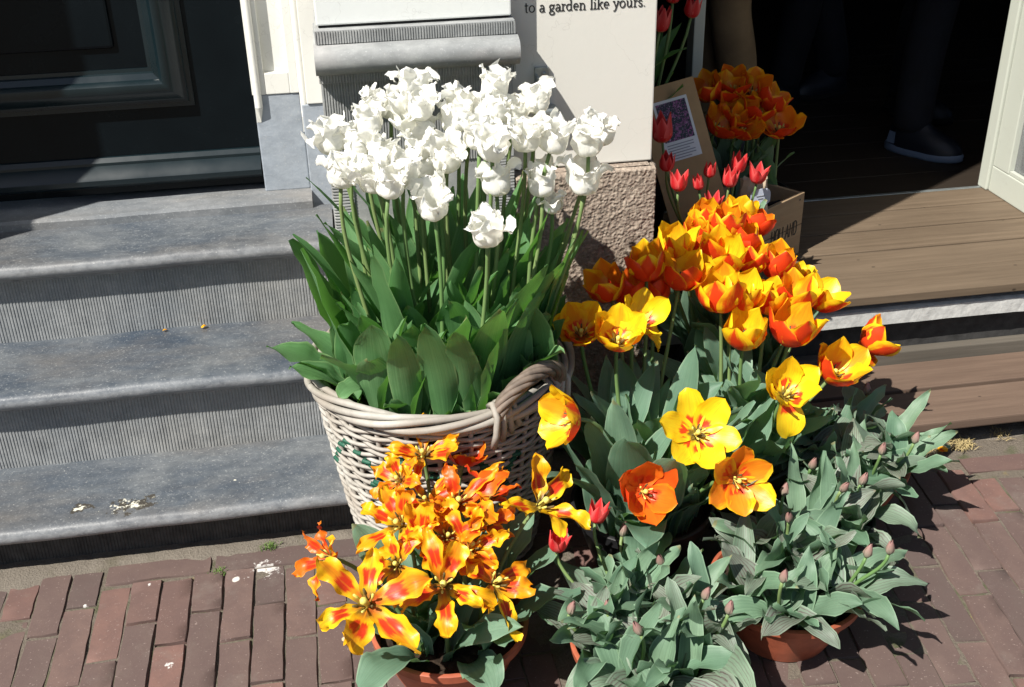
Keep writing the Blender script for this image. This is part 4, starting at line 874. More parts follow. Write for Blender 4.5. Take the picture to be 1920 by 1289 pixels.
# ------------------------------------------------------------------ yellow and red tulips
YT = [ # px, py, depth, scale, opening, heat, orange, axis, pot, label
 (1322, 412, 2.12, .95, .06, .55, .75, (-.1, -.1, 1), 'E', 'narrow orange tulip at the top left of the tall back clump'),
 (1362, 424, 2.08, 1.0, .08, .75, .8, (0, -.1, 1), 'E', 'closed orange red tulip at the top of the tall back clump'),
 (1386, 406, 2.13, 1.0, .12, .35, .6, (.1, 0, 1), 'E', 'golden orange tulip, highest flower of the back clump, before the pink tulips'),
 (1416, 424, 2.11, .85, .25, 1.2, .9, (.3, -.1, 1), 'E', 'deep red tulip at the top right of the back clump, beside the wooden crate'),
 (1394, 452, 2.06, .9, .1, .8, .7, (.15, -.1, 1), 'E', 'orange tulip just below the deep red one beside the crate'),
 (1308, 448, 2.08, .9, .1, .8, .8, (-.2, -.1, 1), 'E', 'orange tulip at the left shoulder of the back clump next to the plinth corner'),
 (1330, 468, 2.04, 1.0, .12, .6, .6, (-.1, -.1, 1), 'E', 'orange yellow tulip behind the big double yellow flower'),
 (1352, 492, 1.99, 1.18, .3, .45, .05, (0, -.25, 1), 'E', 'big pale yellow tulip with red flanks in the centre of the upper clump'),
 (1408, 490, 2.02, 1.0, .15, .75, .3, (.1, -.1, 1), 'E', 'yellow tulip with a red side right of the big pale yellow one'),
 (1457, 498, 2.02, 1.05, .14, .95, .4, (.15, -.15, 1), 'E', 'red cupped tulip with yellow edges before the sunny deck boards'),
 (1500, 515, 2.04, .6, .5, .2, .2, (.4, 0, 1), 'E', 'spent tulip with bare stamens above the deck edge'),
 (1211, 500, 1.93, 1.05, .16, .9, .35, (-.1, -.1, 1), 'D', 'tall tulip with yellow top and red base in front of the rough plinth'),
 (1262, 462, 2.0, 1.0, .25, .4, .15, (0, -.1, 1), 'E', 'yellow tulip touching the corner of the rough plinth'),
 (1277, 518, 1.93, 1.1, .28, .75, .1, (.05, -.2, 1), 'D', 'open yellow tulip with red outer petals right of the tall red based one'),
 (1296, 470, 2.03, .8, .1, 1.2, .9, (.1, 0, 1), 'E', 'small deep red tulip between the corner yellow one and the upper clump'),
 (1138, 542, 1.92, 1.0, .3, .8, .7, (-.4, -.1, 1), 'D', 'orange red tulip leaning left toward the basket leaves'),
 (1176, 548, 1.94, .9, .2, 1.2, .9, (-.1, 0, 1), 'D', 'dark red tulip in shade behind the left leaning orange one'),
 (1228, 548, 1.96, .9, .1, 1.3, .9, (0, 0, 1), 'D', 'shaded red tulip under the tall red based one'),
 (1350, 556, 1.90, 1.22, .22, .75, .4, (-.15, -.15, 1), 'F', 'very large orange red tulip in the middle of the whole display'),
 (1388, 560, 1.92, 1.1, .35, .4, .3, (.2, -.2, 1), 'F', 'open yellow tulip merging into the right side of the very large one'),
 (1440, 566, 1.93, 1.0, .2, .4, .45, (0, -.15, 1), 'F', 'orange yellow tulip in the gap left of the spiky open flower'),
 (1496, 562, 1.93, 1.0, .35, .9, .15, (.1, -.1, 1), 'F', 'spiky open yellow tulip with one crimson petal above the deck edge'),
 (1536, 566, 1.95, 1.0, .6, .5, .2, (.5, -.1, 1), 'F', 'wide open yellow tulip at the right end, over the whitewashed band'),
 (1397, 628, 1.85, 1.12, .26, .55, .15, (0, -.2, 1), 'F', 'cupped yellow tulip with red base, lower left of a matching pair'),
 (1484, 622, 1.86, 1.22, .32, .8, .35, (.05, -.2, 1), 'F', 'large cupped orange red tulip, right of the matching lower pair'),
 (1090, 618, 1.80, 1.1, .42, .8, .15, (-.1, -.55, .9), 'D', 'yellow tulip showing its red eyed throat beside the basket leaves'),
 (1160, 630, 1.77, 1.1, .36, .55, .1, (0, -.4, 1), 'D', 'yellow tulip with throat marks and red outside, second from the basket'),
 (1208, 600, 1.84, 1.05, .5, .4, .1, (.3, -.45, .9), 'D', 'yellow tulip with one drooping petal, third from the basket'),
 (1480, 732, 1.72, 1.15, .42, .12, .02, (.1, -.55, .9), 'F', 'clear yellow open tulip with one petal hanging down'),
 (1566, 697, 1.86, 1.1, .5, .7, .35, (.25, -.4, .9), 'F', 'orange tulip with dark centre leaning right over the bushy striped leaves'),
 (1636, 642, 1.95, 1.0, .45, .85, .4, (.75, -.1, .7), 'F', 'red and yellow tulip on a slanting stem farthest right, before the dark step'),
 (1308, 812, 1.60, 1.2, .84, .08, .02, (-.02, -.80, .75), 'D', 'flat open clear yellow tulip facing out with a star of red marks'),
 (1212, 922, 1.53, 1.14, .46, 1.05, 1.5, (.05, -.75, .5), 'D', 'flame orange open tulip with pointed petals nodding forward low down'),
 (1385, 902, 1.52, 1.1, .72, .95, .6, (.08, -.85, .35), 'D', 'nodding golden tulip with large red inner blotches, half in its own shade'),
 (1062, 786, 1.58, 1.1, .5, .6, .2, (-.85, -.25, .25), 'D', 'yellow tulip turned sideways against the rim of the basket')]
POT = {'D': (PD, .12), 'E': (PE, .185), 'F': (PF, .12)}
for i, (px_, py_, Y, sc, op, heat, org, ax, pot, lab) in enumerate(YT):
    rg = random.Random(500+i); ax = Vector(ax).normalized(); top = at(px_, py_, Y); pos = top-ax*(.030-.022*op)*sc
    (cx, cy), z0 = POT[pot]; d = Vector((pos.x-cx, pos.y-cy)); k = min(1, .095/max(d.length, 1e-5)); base = Vector((cx+d.x*k*.8+rg.uniform(-.015, .015), cy+d.y*k*.8+rg.uniform(-.015, .015), z0-.008))
    if Y > 1.84: sc *= 1.2; op *= .66
    t = thing('flamed_tulip', lab, 'tulip', base, 'yellow and red tulips by the shop doorway')
    stem(t, base, pos, ax, .0040, bulge=.8)
    cup_flower(t, pos, ax, rg, sc, op, heat, org, droop={'clear yellow open tulip with one petal hanging down': 0, 'yellow tulip with one drooping petal, third from the basket': 1, 'red and yellow tulip on a slanting stem farthest right, before the dark step': 2}.get(lab), spin=(-PI/2 if 'hanging down' in lab else None))
    az0 = math.atan2(base.y-cy, base.x-cx); hh = max(.22, pos.z-base.z)
    for q_ in range(4):
        leaf(t, base+Vector((0, 0, -.008)), az0+rg.gauss(0, .6)+q_*1.6, min(.29, hh*rg.uniform(.6, 1.0)), rg.uniform(.05, .085), rg.uniform(.08, .4), rg.uniform(.4, 1.3), 'bluegreen tulip leaf', rg, rg.uniform(.3, .55), .006, rg.gauss(0, .35), tip=.7)
# broad bare leaves in the front of the dark pot, toward the viewer
big = [(-2.0, .12, .5, .26, .10), (-1.6, .15, .7, .25, .09), (-1.2, .1, .45, .27, .095), (-.8, .3, 1.1, .22, .085), (-2.6, .2, .8, .22, .085), (-1.9, .4, 1.5, .2, .095), (-1.3, .03, .3, .28, .085), (-2.4, .05, .4, .26, .08), (3.0, .2, .7, .24, .08), (-.3, .15, .6, .25, .085), (-1.7, .6, 1.9, .17, .09), (-.95, .05, .35, .28, .075), (-2.2, .02, .2, .28, .07), (.6, .08, .4, .27, .08), (1.5, .05, .3, .28, .085)]
for i, (a, t0, t1, L, wd) in enumerate(big):
    rg = random.Random(700+i); base = Vector((PD[0]+.09*math.cos(a), PD[1]+.09*math.sin(a), .11))
    t = thing('tulip_shoot', 'flowerless tulip shoot with broad blue green leaves in the dark pot beside the basket', 'tulip shoot', base, 'leafy shoots beside the basket')
    leaf(t, base, a+rg.gauss(0, .15), L*1.15, wd, t0, t1, 'bluegreen tulip leaf', rg, .35, .006, rg.gauss(0, .25), 1.2, .45, tip=.6)
    leaf(t, base, a+1.5+rg.gauss(0, .3), L*.8, wd*.7, t0*.5, t1*.6, 'bluegreen tulip leaf', rg, .45, .005, rg.gauss(0, .3), 1.2, .42, tip=.65)
for i in range(7):
    rg = random.Random(760+i); a = -2.6+.5*i; base = Vector((PF[0]+.085*math.cos(a), PF[1]+.085*math.sin(a), .11))
    t = thing('tulip_shoot', 'flowerless tulip shoot with blue green leaves under the large cupped tulips', 'tulip shoot', base, 'leafy shoots before the low wooden step')
    for q_ in range(2): leaf(t, base, a+rg.gauss(0, .3)+q_*1.6, rg.uniform(.18, .25), rg.uniform(.05, .08), rg.uniform(.08, .3), rg.uniform(.5, 1.2), 'bluegreen tulip leaf', rg, .4, .006, rg.gauss(0, .3), 1.2, .42, tip=.65)

# ------------------------------------------------------------------ ragged orange tulips in the front bowl
OT = [ # px, py, depth, scale, spread, heat, orange, axis, label
 (794, 855, 1.62, 1.1, .9, .35, .5, (-.1, -.5, .85), 'ragged orange tulip highest of its bowl, splayed against the wicker basket'),
 (752, 902, 1.58, .9, .8, .5, .6, (-.5, -.4, .8), 'small ragged orange tulip at the upper left of its bowl, before the basket wall'),
 (868, 868, 1.63, 1.05, .3, .9, .95, (.25, -.1, 1), 'red orange tulip with upright curling petals, at the back of its bowl'),
 (858, 945, 1.53, 1.25, .45, .75, .8, (.05, -.55, .8), 'large cup shaped orange tulip in the middle of its bowl'),
 (800, 940, 1.55, .95, .9, .5, .6, (-.2, -.5, .8), 'ragged orange tulip left of the large cup shaped one'),
 (752, 985, 1.50, 1.2, .5, .3, .6, (-.35, -.5, .75), 'broad petalled amber tulip above the splayed yellow one'),
 (880, 1028, 1.45, 1.1, .85, .45, .55, (.2, -.5, .8), 'ragged orange tulip below the large cup shaped one'),
 (620, 1046, 1.44, .95, .85, .9, .5, (-.75, -.35, .6), 'withered orange and crimson tulip leaning far left over the bricks'),
 (690, 1134, 1.34, 1.45, 1.0, .45, .15, (-.2, -.55, .75), 'big splayed yellow and red tulip lowest at the left, over the bowl edge'),
 (830, 1098, 1.38, 1.3, .95, .5, .4, (0, -.65, .7), 'splayed orange tulip with a curled crimson petal hanging, at the bowl front'),
 (925, 1094, 1.40, 1.2, .9, .5, .75, (.4, -.5, .7), 'orange tulip lolling out over the right rim of its bowl'),
 (1010, 950, 1.52, 1.4, .8, .25, .05, (.45, -.45, .8), 'yellow splayed tulip with four long petals on a long stem right of the bowl'),
 (790, 1020, 1.46, 1.0, .6, .3, .5, (-.05, -.5, .85), 'amber tulip in the heart of the bowl, behind the hanging crimson petal'),
 (838, 1008, 1.47, .95, .9, .7, .6, (.1, -.6, .8), 'ragged orange tulip under the large cup shaped one, in the thick of the bowl'),
 (905, 985, 1.49, .95, .85, .8, .7, (.45, -.4, .8), 'ragged orange red tulip at the right shoulder of the bowl, under the poking one'),
 (745, 1060, 1.42, .95, .9, .5, .4, (-.2, -.6, .7), 'ragged amber tulip just above the big splayed yellow and red one'),
 (915, 935, 1.57, .9, .8, .9, .85, (.5, -.2, .8), 'orange red tulip poking out right of the large cup shaped one')]
for i, (px_, py_, Y, sc, sp_, heat, org, ax, lab) in enumerate(OT):
    rg = random.Random(820+i); ax = Vector(ax).normalized(); pos = at(px_, py_, Y); d = Vector((pos.x-PO[0], pos.y-PO[1])); k = min(1, .09/max(d.length, 1e-5))
    base = Vector((PO[0]+d.x*k*.7, PO[1]+d.y*k*.7, .088)); t = thing('parrot_tulip', lab, 'tulip', base, 'ragged orange tulips in the front bowl')
    stem(t, base, pos, ax, .0036, bulge=.8)
    if sp_ < .4: cup_flower(t, pos, ax, rg, sc*.82, sp_+.1, heat+.2, org+.15, 'parrot tulip petal')
    else: parrot_flower(t, pos, ax, rg, sc*1.0, sp_, heat+.15, org-.12, 5 if 'four long' in lab else 6)
    az0 = math.atan2(d.y, d.x)
    for q_ in range(2): leaf(t, base+Vector((0, 0, -.005)), az0+rg.gauss(0, .5)+q_*2.0, rg.uniform(.13, .2), rg.uniform(.04, .06), rg.uniform(.1, .4), rg.uniform(.6, 1.4), 'bluegreen tulip leaf', rg, .4, .006, rg.gauss(0, .3), tip=.65)
for i, (a, t0, t1, L, wd) in enumerate([(-2.35, .6, 2.0, .155, .085), (-1.25, .7, 1.9, .12, .075), (2.6, .2, .7, .21, .075), (.2, .5, 1.2, .2, .075), (.6, .3, .9, .2, .07), (-.2, .6, 1.5, .17, .07), (-.9, .3, 1.2, .13, .05), (1.2, .4, 1.1, .2, .07), (-2.9, .4, 1.3, .15, .06)]):
    rg = random.Random(860+i); base = Vector((PO[0]+.08*math.cos(a), PO[1]+.08*math.sin(a), .088))
    t = thing('tulip_shoot', 'flowerless tulip shoot with pale blue green leaf in the bowl of ragged orange tulips', 'tulip shoot', base, 'leafy shoots in the orange tulip bowl')
    leaf(t, base, a, L, wd, t0, t1, 'bluegreen tulip leaf', rg, .35, .007, rg.gauss(0, .25), 1.1, .5, tip=.55)

# ------------------------------------------------------------------ low striped-leaved tulips
def dwarf(base, rg, name, label, group, flower=None, pos=None, n=4, s=1.0, out=None):
    t = thing(name, label, 'tulip', base, group); a0 = rg.uniform(0, 6)
    for k in range(n):
        low = k < n-1
        az = a0+k*2*PI/n*1.02+rg.gauss(0, .25); droop = 0
        if out is not None and math.cos(az-out[0]) > .3 and out[1] > .045: droop = rg.uniform(.3, .9)
        leaf(t, base+Vector((0, 0, -.006)), az, rg.uniform(.12, .18)*s, rg.uniform(.044, .066)*s*(1 if low else .72), rg.uniform(.12, .4)+droop*.3, (rg.uniform(.8, 2.0) if low else rg.uniform(.3, .8))+droop, 'striped tulip leaf', rg, rg.uniform(.3, .6), .0065*s, rg.gauss(0, .5), 1.15, .42, rg.choice([.0, .15, .5, .8, 1.0, 1.0]) if low else .1, tip=.8)
    if flower:
        ax = Vector((rg.gauss(.1, .2), rg.gauss(-.05, .2), 1)).normalized(); stem(t, base, pos, ax, .0032)
        (bud if flower == 'bud' else star_flower)(t, pos, ax, rg, .9 if flower == 'bud' else 1.05)
    return t
def made_ring(taken, cx, cy, R, a, z0): return any((b-Vector((cx+R*.9*math.cos(a), cy+R*.9*math.sin(a), z0))).length < .018 for b in taken)
def fill(pot, z0, buds, count, seed, group, leafy, zb, R=.105):
    rg = random.Random(seed); (cx, cy) = pot; taken = []
    for (px_, py_, kind, lab) in buds:
        zz = zb+rg.uniform(-.012, .012)+(.04 if kind == 'star' else 0); pos = atz(px_, py_, zz); d = Vector((pos.x-cx, pos.y-cy)); k = min(1, R/max(d.length, 1e-5)); base = Vector((cx+d.x*k*.92, cy+d.y*k*.92, z0)); taken.append(base)
        pos = pos-Vector((0, 0, .014)); dwarf(base, rg, 'striped_tulip', lab, group, kind, pos, out=(math.atan2(base.y-cy, base.x-cx), (base-Vector((cx, cy, z0))).length))
    for a in np.linspace(-2.9, .1, 6):
        if made_ring(taken, cx, cy, R, a, z0): continue
        base = Vector((cx+R*.9*math.cos(a), cy+R*.9*math.sin(a), z0)); taken.append(base); dwarf(base, rg, 'striped_tulip', leafy, group+' without a bud', None, None, 4, out=(a, R))
    tries = 0; made = 0
    while made < count and tries < 400:
        tries += 1; a, r = rg.uniform(0, 2*PI), R*math.sqrt(rg.random()); base = Vector((cx+r*math.cos(a), cy+r*math.sin(a), z0))
        if any((base-b).length < .026 for b in taken): continue
        taken.append(base); made += 1; dwarf(base, rg, 'striped_tulip', leafy, group+' without a bud', None, None, 4, out=(a, r))
fill(PA, .09, [(1116, 968, 'star', 'low striped leaved tulip with the fuller opening red flower beside the yellow splayed one'), (1044, 1020, 'star', 'low striped leaved tulip with a slim red half open flower nearest the orange bowl'),
  (1240, 1048, 'bud', 'striped leaved tulip with a plump upright bud at the back of the middle bowl'), (1320, 1112, 'bud', 'striped leaved tulip with a bud tilted sideways at the right of the middle bowl'), (1067, 1140, 'bud', 'striped leaved tulip with a small bud at the left of the middle bowl'),
  (1140, 1137, 'bud', 'striped leaved tulip with a dark rosy bud left of the middle bowl centre'), (1202, 1178, 'bud', 'striped leaved tulip with a pale bud at the centre front of the middle bowl'), (1366, 1140, 'bud', 'striped leaved tulip with a short fat bud leaning over the gap between two bowls'), (1166, 995, 'bud', 'striped leaved tulip with a thin dry bud just right of the red flower')],
  8, 41, 'striped tulips in the middle bowl', 'budless striped leaved tulip in the middle front bowl', .20)
fill(PB, .09, [(1470, 919, 'bud', 'striped leaved tulip with a rosy bud right under the nodding golden tulip'), (1480, 966, 'bud', 'striped leaved tulip with a long pink bud below the first rosy one'), (1625, 1034, 'bud', 'striped leaved tulip with a pink tipped bud amid the right bowl'), (1468, 1080, 'bud', 'striped leaved tulip with a pale bud low at the left of the right bowl'), (1668, 1028, 'bud', 'striped leaved tulip with a pale green bud at the right edge over the bricks')],
  8, 42, 'striped tulips in the right bowl', 'budless striped leaved tulip in the right front bowl', .215)
fill(PC, .09, [(1521, 868, 'bud', 'striped leaved tulip with a grey bud at the left of the bushy bowl'), (1653, 842, 'bud', 'striped leaved tulip with a green bud at the front of the bushy bowl'), (1715, 821, 'bud', 'striped leaved tulip with a slim bud at the right end by the step edge'), (1628, 730, 'bud', 'striped leaved tulip with a grey pink bud topping the bushy bowl')],
  9, 43, 'striped tulips by the wooden step', 'budless striped leaved tulip in the bushy bowl against the low wooden step', .21, .105)

fill(PG, .09, [(1578, 910, 'bud', 'striped leaved tulip, left of two tall buds side by side behind the right bowl'), (1615, 898, 'bud', 'striped leaved tulip, right and longer of two tall buds side by side')],
  3, 44, 'striped tulips in the small dark pot', 'budless striped leaved tulip in the small dark pot between two bowls', .225, .07)
# ------------------------------------------------------------------ things on the deck behind the corner
cr = Vector(atz(1497, 476, DZ)); ca = math.radians(35); ex = Vector((math.cos(ca), math.sin(ca), 0)); ey = Vector((-ex.y, ex.x, 0))
CL, CWd, CH = .27, .17, .165; org_ = cr-ex*CL
crate = thing('wooden_crate', 'open pale wooden crate printed HOLLAND standing on the deck', 'crate', org_)
cm = Matrix.Translation(org_) @ Matrix.Rotation(ca, 4, 'Z')
def cbox(name, a, b, mat='crate wood'):
    bm = bmesh.new(); add_box(bm, a, b, .0012); link(name, bm_mesh(name, bm, mat), crate, cm)
for (z0, z1) in ((.002, .081), (.083, .164)):
    cbox('front_board', (0, 0, z0), (CL, .010, z1)); cbox('back_board', (0, CWd-.01, z0), (CL, CWd, z1))
cbox('end_board', (.001, .0105, .002), (.011, CWd-.0105, CH-.002)); cbox('end_board', (CL-.011, .0105, .002), (CL-.001, CWd-.0105, CH-.002)); cbox('bottom_board', (.0115, .0105, .002), (CL-.0115, CWd-.0105, .010))
for (xx, zz) in ((CL-.02, .012), (CL-.02, .15), (.02, .012)):
    V, m, n = tube_arrays([(xx, -.0012, zz), (xx, .002, zz)], .0025, 8); link('nail', mesh('nail', V, grid_faces(1, 8, True)+[tuple(range(8))[::-1]], 'lettering'), crate, cm)
write('HOLLAND', 1, .12, cm @ Matrix.Translation((CL-.133, -.0004, .062)) @ Matrix.Scale(1.5, 4, (0, 0, 1)), 'lettering', crate, width=.112)
# paper bag with a printed label standing in the crate
bgp = at(1420, 368, 2.36); bag = thing('paper_bag', 'crumpled paper bag with a pale blue label in the crate', 'bag', (bgp.x, 2.36, bgp.z-.05))
nz, na = 9, 20; V = []
for j in range(nz+1):
    z = -.09+.125*j/nz
    for i in range(na):
        a = 2*PI*i/na; k = (abs(math.cos(a))**4+abs(math.sin(a))**4)**-.25; V.append((bgp.x+.034*k*math.cos(a)*(1-.1*j/nz)+.006*mnoise.noise(Vector((a*2, z*40, 1))), 2.385+.020*k*math.sin(a)*(1-.3*j/nz)+.006*mnoise.noise(Vector((a*2, z*40, 9))), bgp.z+z+.008*mnoise.noise(Vector((a*3, 0, 4)))*j/nz))
link('sack', mesh('sack', V, grid_faces(nz, na, True), 'paper bag'), bag)
lb = Matrix.Translation((bgp.x+.004, 2.350, bgp.z)) @ Matrix.Rotation(.15, 4, 'X') @ Matrix.Rotation(-.1, 4, 'Y')
V = [(.024*math.copysign(abs(math.cos(a))**.6, math.cos(a)), 0, .022*math.copysign(abs(math.sin(a))**.6, math.sin(a))) for a in np.linspace(0, 2*PI, 24, endpoint=False)]
V2 = V+[(x, .001, z) for x, y, z in V]; n_ = 24
link('label', mesh('label', V2, [tuple(range(24))[::-1], tuple(range(24, 48))]+[(i, (i+1) % 24, 24+(i+1) % 24, 24+i) for i in range(24)], 'bluish label'), bag, lb)
for k, w_ in enumerate((.020, .012)): 
    bm = bmesh.new(); add_box(bm, (-w_/2, -.0008, .003-.007*k), (w_/2, -.0002, .0052-.007*k)); link('print_line', bm_mesh('print_line', bm, 'grey print'), bag, lb)

# leaning kraft board with a photo card
TR, BRc = at(1299, 143, 2.56), at(1345, 311, 2.47); upv = (TR-BRc).normalized(); L_ = at(1229, 187, 2.55); R_ = at(1285, 177, 2.548); rt = (R_-L_); rt = (rt-upv*rt.dot(upv)).normalized(); nrm = upv.cross(rt).normalized()
if nrm.y > 0: nrm = -nrm
fm = Matrix(((rt.x, -nrm.x, upv.x, BRc.x), (rt.y, -nrm.y, upv.y, BRc.y), (rt.z, -nrm.z, upv.z, BRc.z), (0, 0, 0, 1)))
brd = thing('display_board', 'brown cardboard leaning at the wall corner with a flower photo card pinned on', 'board', BRc)
def fbox(name, a, b, mat):
    bm = bmesh.new(); add_box(bm, a, b, 0); link(name, bm_mesh(name, bm, mat), brd, fm)
H_ = (TR-BRc).length; fbox('backing', (-.145, 0, -.20), (0, .006, H_), 'kraft board')
cw = (R_-L_).length+.012; c1 = fm.inverted() @ at(1286, 177, 2.545); c0 = c1.x-cw
ch = .145; fbox('photo_card', (c0, -.0015, c1.z-ch), (c1.x, -.0003, c1.z), 'white card'); fbox('photo', (c0+.006, -.0022, c1.z-ch*.68), (c1.x-.006, -.0016, c1.z-.007), 'flower print')
for k in range(6): fbox('print_line', (c0+.008, -.0021, c1.z-ch*.745-.0065*k), (c1.x-.012-.012*(k % 3 == 2), -.0016, c1.z-ch*.745-.0065*k+.0022), 'grey print')

# pots and flowers on the deck
G1, G2, G3 = (.82, 2.30), (1.02, 2.62), (.72, 2.60)
bowl('plant_pot', 'small dark pot of pink and red pointed tulips behind the plinth corner on the deck', 'plant pot', *G1, DZ+.001, .075, .085, 'black plastic')
bowl('plant_pot', 'dark pot of shaded orange tulips inside the doorway behind the crate', 'plant pot', *G2, DZ+.001, .10, .13, 'black plastic')
bowl('plant_pot', 'dark bucket of tall red tulips behind the leaning board', 'plant pot', *G3, DZ+.001, .08, .2, 'black plastic')
PKT = [(1272, 340, 2.17, 'star', 'red pointed tulip just right of the plinth corner', 1.15, .3), (1368, 332, 2.26, 'star', 'pink tulip left of the wide open pink one, before the crate', 1.15, .05), (1420, 326, 2.30, 'star', 'wide open pink star shaped tulip nearest the crate', 1.2, .35), (1382, 306, 2.33, 'star', 'shaded rosy tulip behind the pair of pink ones', 1.15, .1),
 (1336, 380, 2.21, 'star', 'spiky pink tulip peeping over the golden orange back clump', 1.1, .3), (1250, 302, 2.23, 'star', 'closed rosy tulip in shade under the photo card', 1.1, 0), (1330, 318, 2.28, 'star', 'slim dark red bud left of the pink pair', .9, 0), (1312, 342, 2.24, 'star', 'slim orange red bud between the red tulip and the pink pair', .85, 0), (1243, 250, 2.3, 'cup', 'large magenta tulip overlapping the corner of the photo card', 1.1, .1)]
for i, (px_, py_, Y, kind, lab, sc, op) in enumerate(PKT):
    rg = random.Random(950+i); pos = at(px_, py_, Y)-Vector((0, 0, .02*sc)); d = Vector((pos.x-G1[0], pos.y-G1[1])); k = min(1, .055/max(d.length, 1e-5)); base = Vector((G1[0]+d.x*k, G1[1]+d.y*k, DZ+.068)); ax = Vector((rg.gauss(.05, .12), rg.gauss(-.1, .1), 1))
    t = thing('pink_tulip', lab, 'tulip', base, 'pink and red tulips on the deck'); stem(t, base, pos, ax, .003); star_flower(t, pos, ax, rg, sc if kind == 'star' else sc*1.5, op)
    for q_ in range(3): leaf(t, base, rg.uniform(-2.7, .1), rg.uniform(.14, .20), rg.uniform(.038, .06), rg.uniform(.1, .35), rg.uniform(.4, 1.1), 'bluegreen tulip leaf', rg, .45, .004, rg.gauss(0, .3), tip=.7)
RO = [(1327, 172), (1361, 172), (1378, 160), (1412, 170), (1382, 212), (1422, 210), (1446, 192), (1462, 236), (1350, 236), (1392, 240)]
rol = ['leftmost shaded orange tulip in the doorway, touching the cardboard', 'shaded orange tulip second from the cardboard in the top row', 'topmost shaded orange tulip in the doorway', 'shaded orange tulip right of the topmost one', 'open shaded orange tulip with a dark eye in the middle of the doorway bunch', 'shaded orange tulip right of the dark eyed one', 'shaded orange tulip with a yellow edge at the upper right of the doorway bunch', 'lowest right shaded orange tulip, nearest the dark opening', 'shaded orange tulip low at the left beside the cardboard', 'shaded orange tulip lowest in the middle of the doorway bunch']
for i, ((px_, py_), lab) in enumerate(zip(RO, rol)):
    rg = random.Random(980+i); Y = 2.66-(py_-160)*.0012; top = at(px_, py_, Y); ax = Vector((rg.gauss(.1, .25), rg.gauss(-.45, .2), 1)).normalized(); pos = top-ax*.024; d = Vector((pos.x-G2[0], pos.y-G2[1])); k = min(1, .07/max(d.length, 1e-5)); base = Vector((G2[0]+d.x*k, G2[1]+d.y*k, DZ+.1))
    t = thing('orange_tulip', lab, 'tulip', base, 'shaded orange tulips in the doorway'); stem(t, base, pos, ax, .0038); cup_flower(t, pos, ax, rg, 1.15, rg.uniform(.25, .6), .9, 1.3)
    for q_ in range(2): leaf(t, base, rg.uniform(0, 6), rg.uniform(.16, .22), rg.uniform(.04, .06), rg.uniform(.1, .3), rg.uniform(.4, 1.0), 'bluegreen tulip leaf', rg, .45, .004, rg.gauss(0, .3), tip=.7)
for i, (px_, py_, Y, lab, sc) in enumerate([(1296, 14, 2.62, 'red tulip bud at the top before the white door post', 1.3), (1237, 40, 2.58, 'pale pink tulip at the top, half hidden by the wall edge', 1.5), (1262, -14, 2.6, 'red tulip at the upper picture edge between wall and post', 1.3)]):
    rg = random.Random(1000+i); pos = at(px_, py_, Y)-Vector((0, 0, .025)); base = Vector((G3[0]+.02*i-.02, G3[1]+.015*i, DZ+.16)); ax = Vector((rg.gauss(.1, .1), -.1, 1)); t = thing('red_tulip', lab, 'tulip', base, 'tall red tulips behind the board'); stem(t, base, pos, ax, .004); star_flower(t, pos, ax, rg, sc, .0)
    for q_ in range(3):
        lz = base+Vector((0, 0, .18)) if q_ == 2 else base
        leaf(t, lz, rg.uniform(-1.2, .6), rg.uniform(.2, .32), rg.uniform(.045, .06), .1, rg.uniform(.4, 1.6), 'green tulip leaf', rg, .45, .005, rg.gauss(0, .3), tip=.7)

